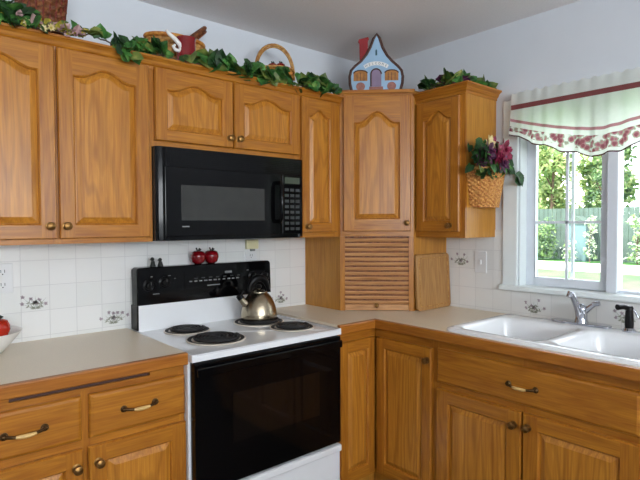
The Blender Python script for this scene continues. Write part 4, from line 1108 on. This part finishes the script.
tree('flowering_shrub', 'pale low flowering shrub at the foot of the shed', (19.85, 7.45), .8, .36, 260, [BLOOM, LEAFA], 37, [4, 2], .03, .13, .05, 'shrub', 'garden shrubs')
tree('garden_shrub', 'round green shrub right of the white-flowering shrub', (20.4, 5.95), 1.0, .42, 400, [LEAFA, LEAFC], 38, [2, 2], .03, .15, .05, 'shrub', 'garden shrubs')
tree('garden_shrub', 'wide green shrub by the fence in the left pane', (20.2, 9.0), 1.55, .95, 1100, [LEAFA, LEAFC], 39, [2, 2], .04, .16, .05, 'shrub', 'garden shrubs')
tree('garden_shrub', 'silvery shrub by the fence in the right pane', (20.3, 4.95), 1.9, .5, 600, [LEAFA, BLOOM], 40, [3, 2], .04, .16, .05, 'shrub', 'garden shrubs')

# ------------------------------------------------------------------ light, world, camera
W = bpy.data.worlds.new('World'); SC.world = W; W.use_nodes = True
bg = W.node_tree.nodes['Background']; bg.inputs[0].default_value = (.86, .93, 1.0, 1); bg.inputs[1].default_value = 5.6
sun = bpy.data.lights.new('sun', 'SUN'); sun.energy = 13.0; sun.angle = .01; sun.color = (1, .96, .88)
so = bpy.data.objects.new('sun', sun); COL.objects.link(so)
so.rotation_euler = Vector((.55, -.25, -1)).to_track_quat('-Z', 'Y').to_euler()
al = bpy.data.lights.new('patio_daylight', 'AREA'); al.shape = 'RECTANGLE'; al.size = FX1-FX0-.1; al.size_y = (FZ1-FZ0-.1)*.8
al.energy = 124; al.color = (.92, .96, 1.0)
ao = bpy.data.objects.new('patio_daylight', al); COL.objects.link(ao); ao.location = ((FX0+FX1)/2, WF+.05, (FZ0+FZ1)/2)
ao.rotation_euler = Vector((0, 1, 1.15)).to_track_quat('-Z', 'Z').to_euler()
pl_ = bpy.data.lights.new('window_portal', 'AREA'); pl_.shape = 'RECTANGLE'; pl_.size = .83; pl_.size_y = .95; pl_.cycles.is_portal = True
po = bpy.data.objects.new('window_portal', pl_); COL.objects.link(po); po.location = (.16, (WY0+WY1)/2, (WZ0+WZ1)/2)
po.rotation_euler = Vector((-1, 0, 0)).to_track_quat('-Z', 'Z').to_euler()

cam = bpy.data.cameras.new('camera'); co = bpy.data.objects.new('camera', cam); COL.objects.link(co)
yaw, pitch, roll, fpx = math.radians(40.605), math.radians(-1.7748), math.radians(-.2332), 517.5
fw = Vector((math.cos(pitch)*math.sin(yaw), math.cos(pitch)*math.cos(yaw), math.sin(pitch)))
rt = Vector((math.cos(yaw), -math.sin(yaw), 0)); up = rt.cross(fw)
r2 = rt*math.cos(roll)+up*math.sin(roll); u2 = -rt*math.sin(roll)+up*math.cos(roll)
M = Matrix((r2, u2, -fw)).transposed().to_4x4(); M.translation = Vector((-2.49954, -2.37418, 1.39478))
co.matrix_world = M
cam.sensor_width = 36; cam.lens = fpx/640*36; cam.clip_start = .05; cam.clip_end = 200
SC.camera = co
SC.view_settings.view_transform = 'Standard'; SC.view_settings.look = 'None'
SC.view_settings.exposure = 0; SC.view_settings.gamma = 1; SC.view_settings.use_curve_mapping = False
SC.cycles.use_denoising = True
SC.cycles.max_bounces = 8
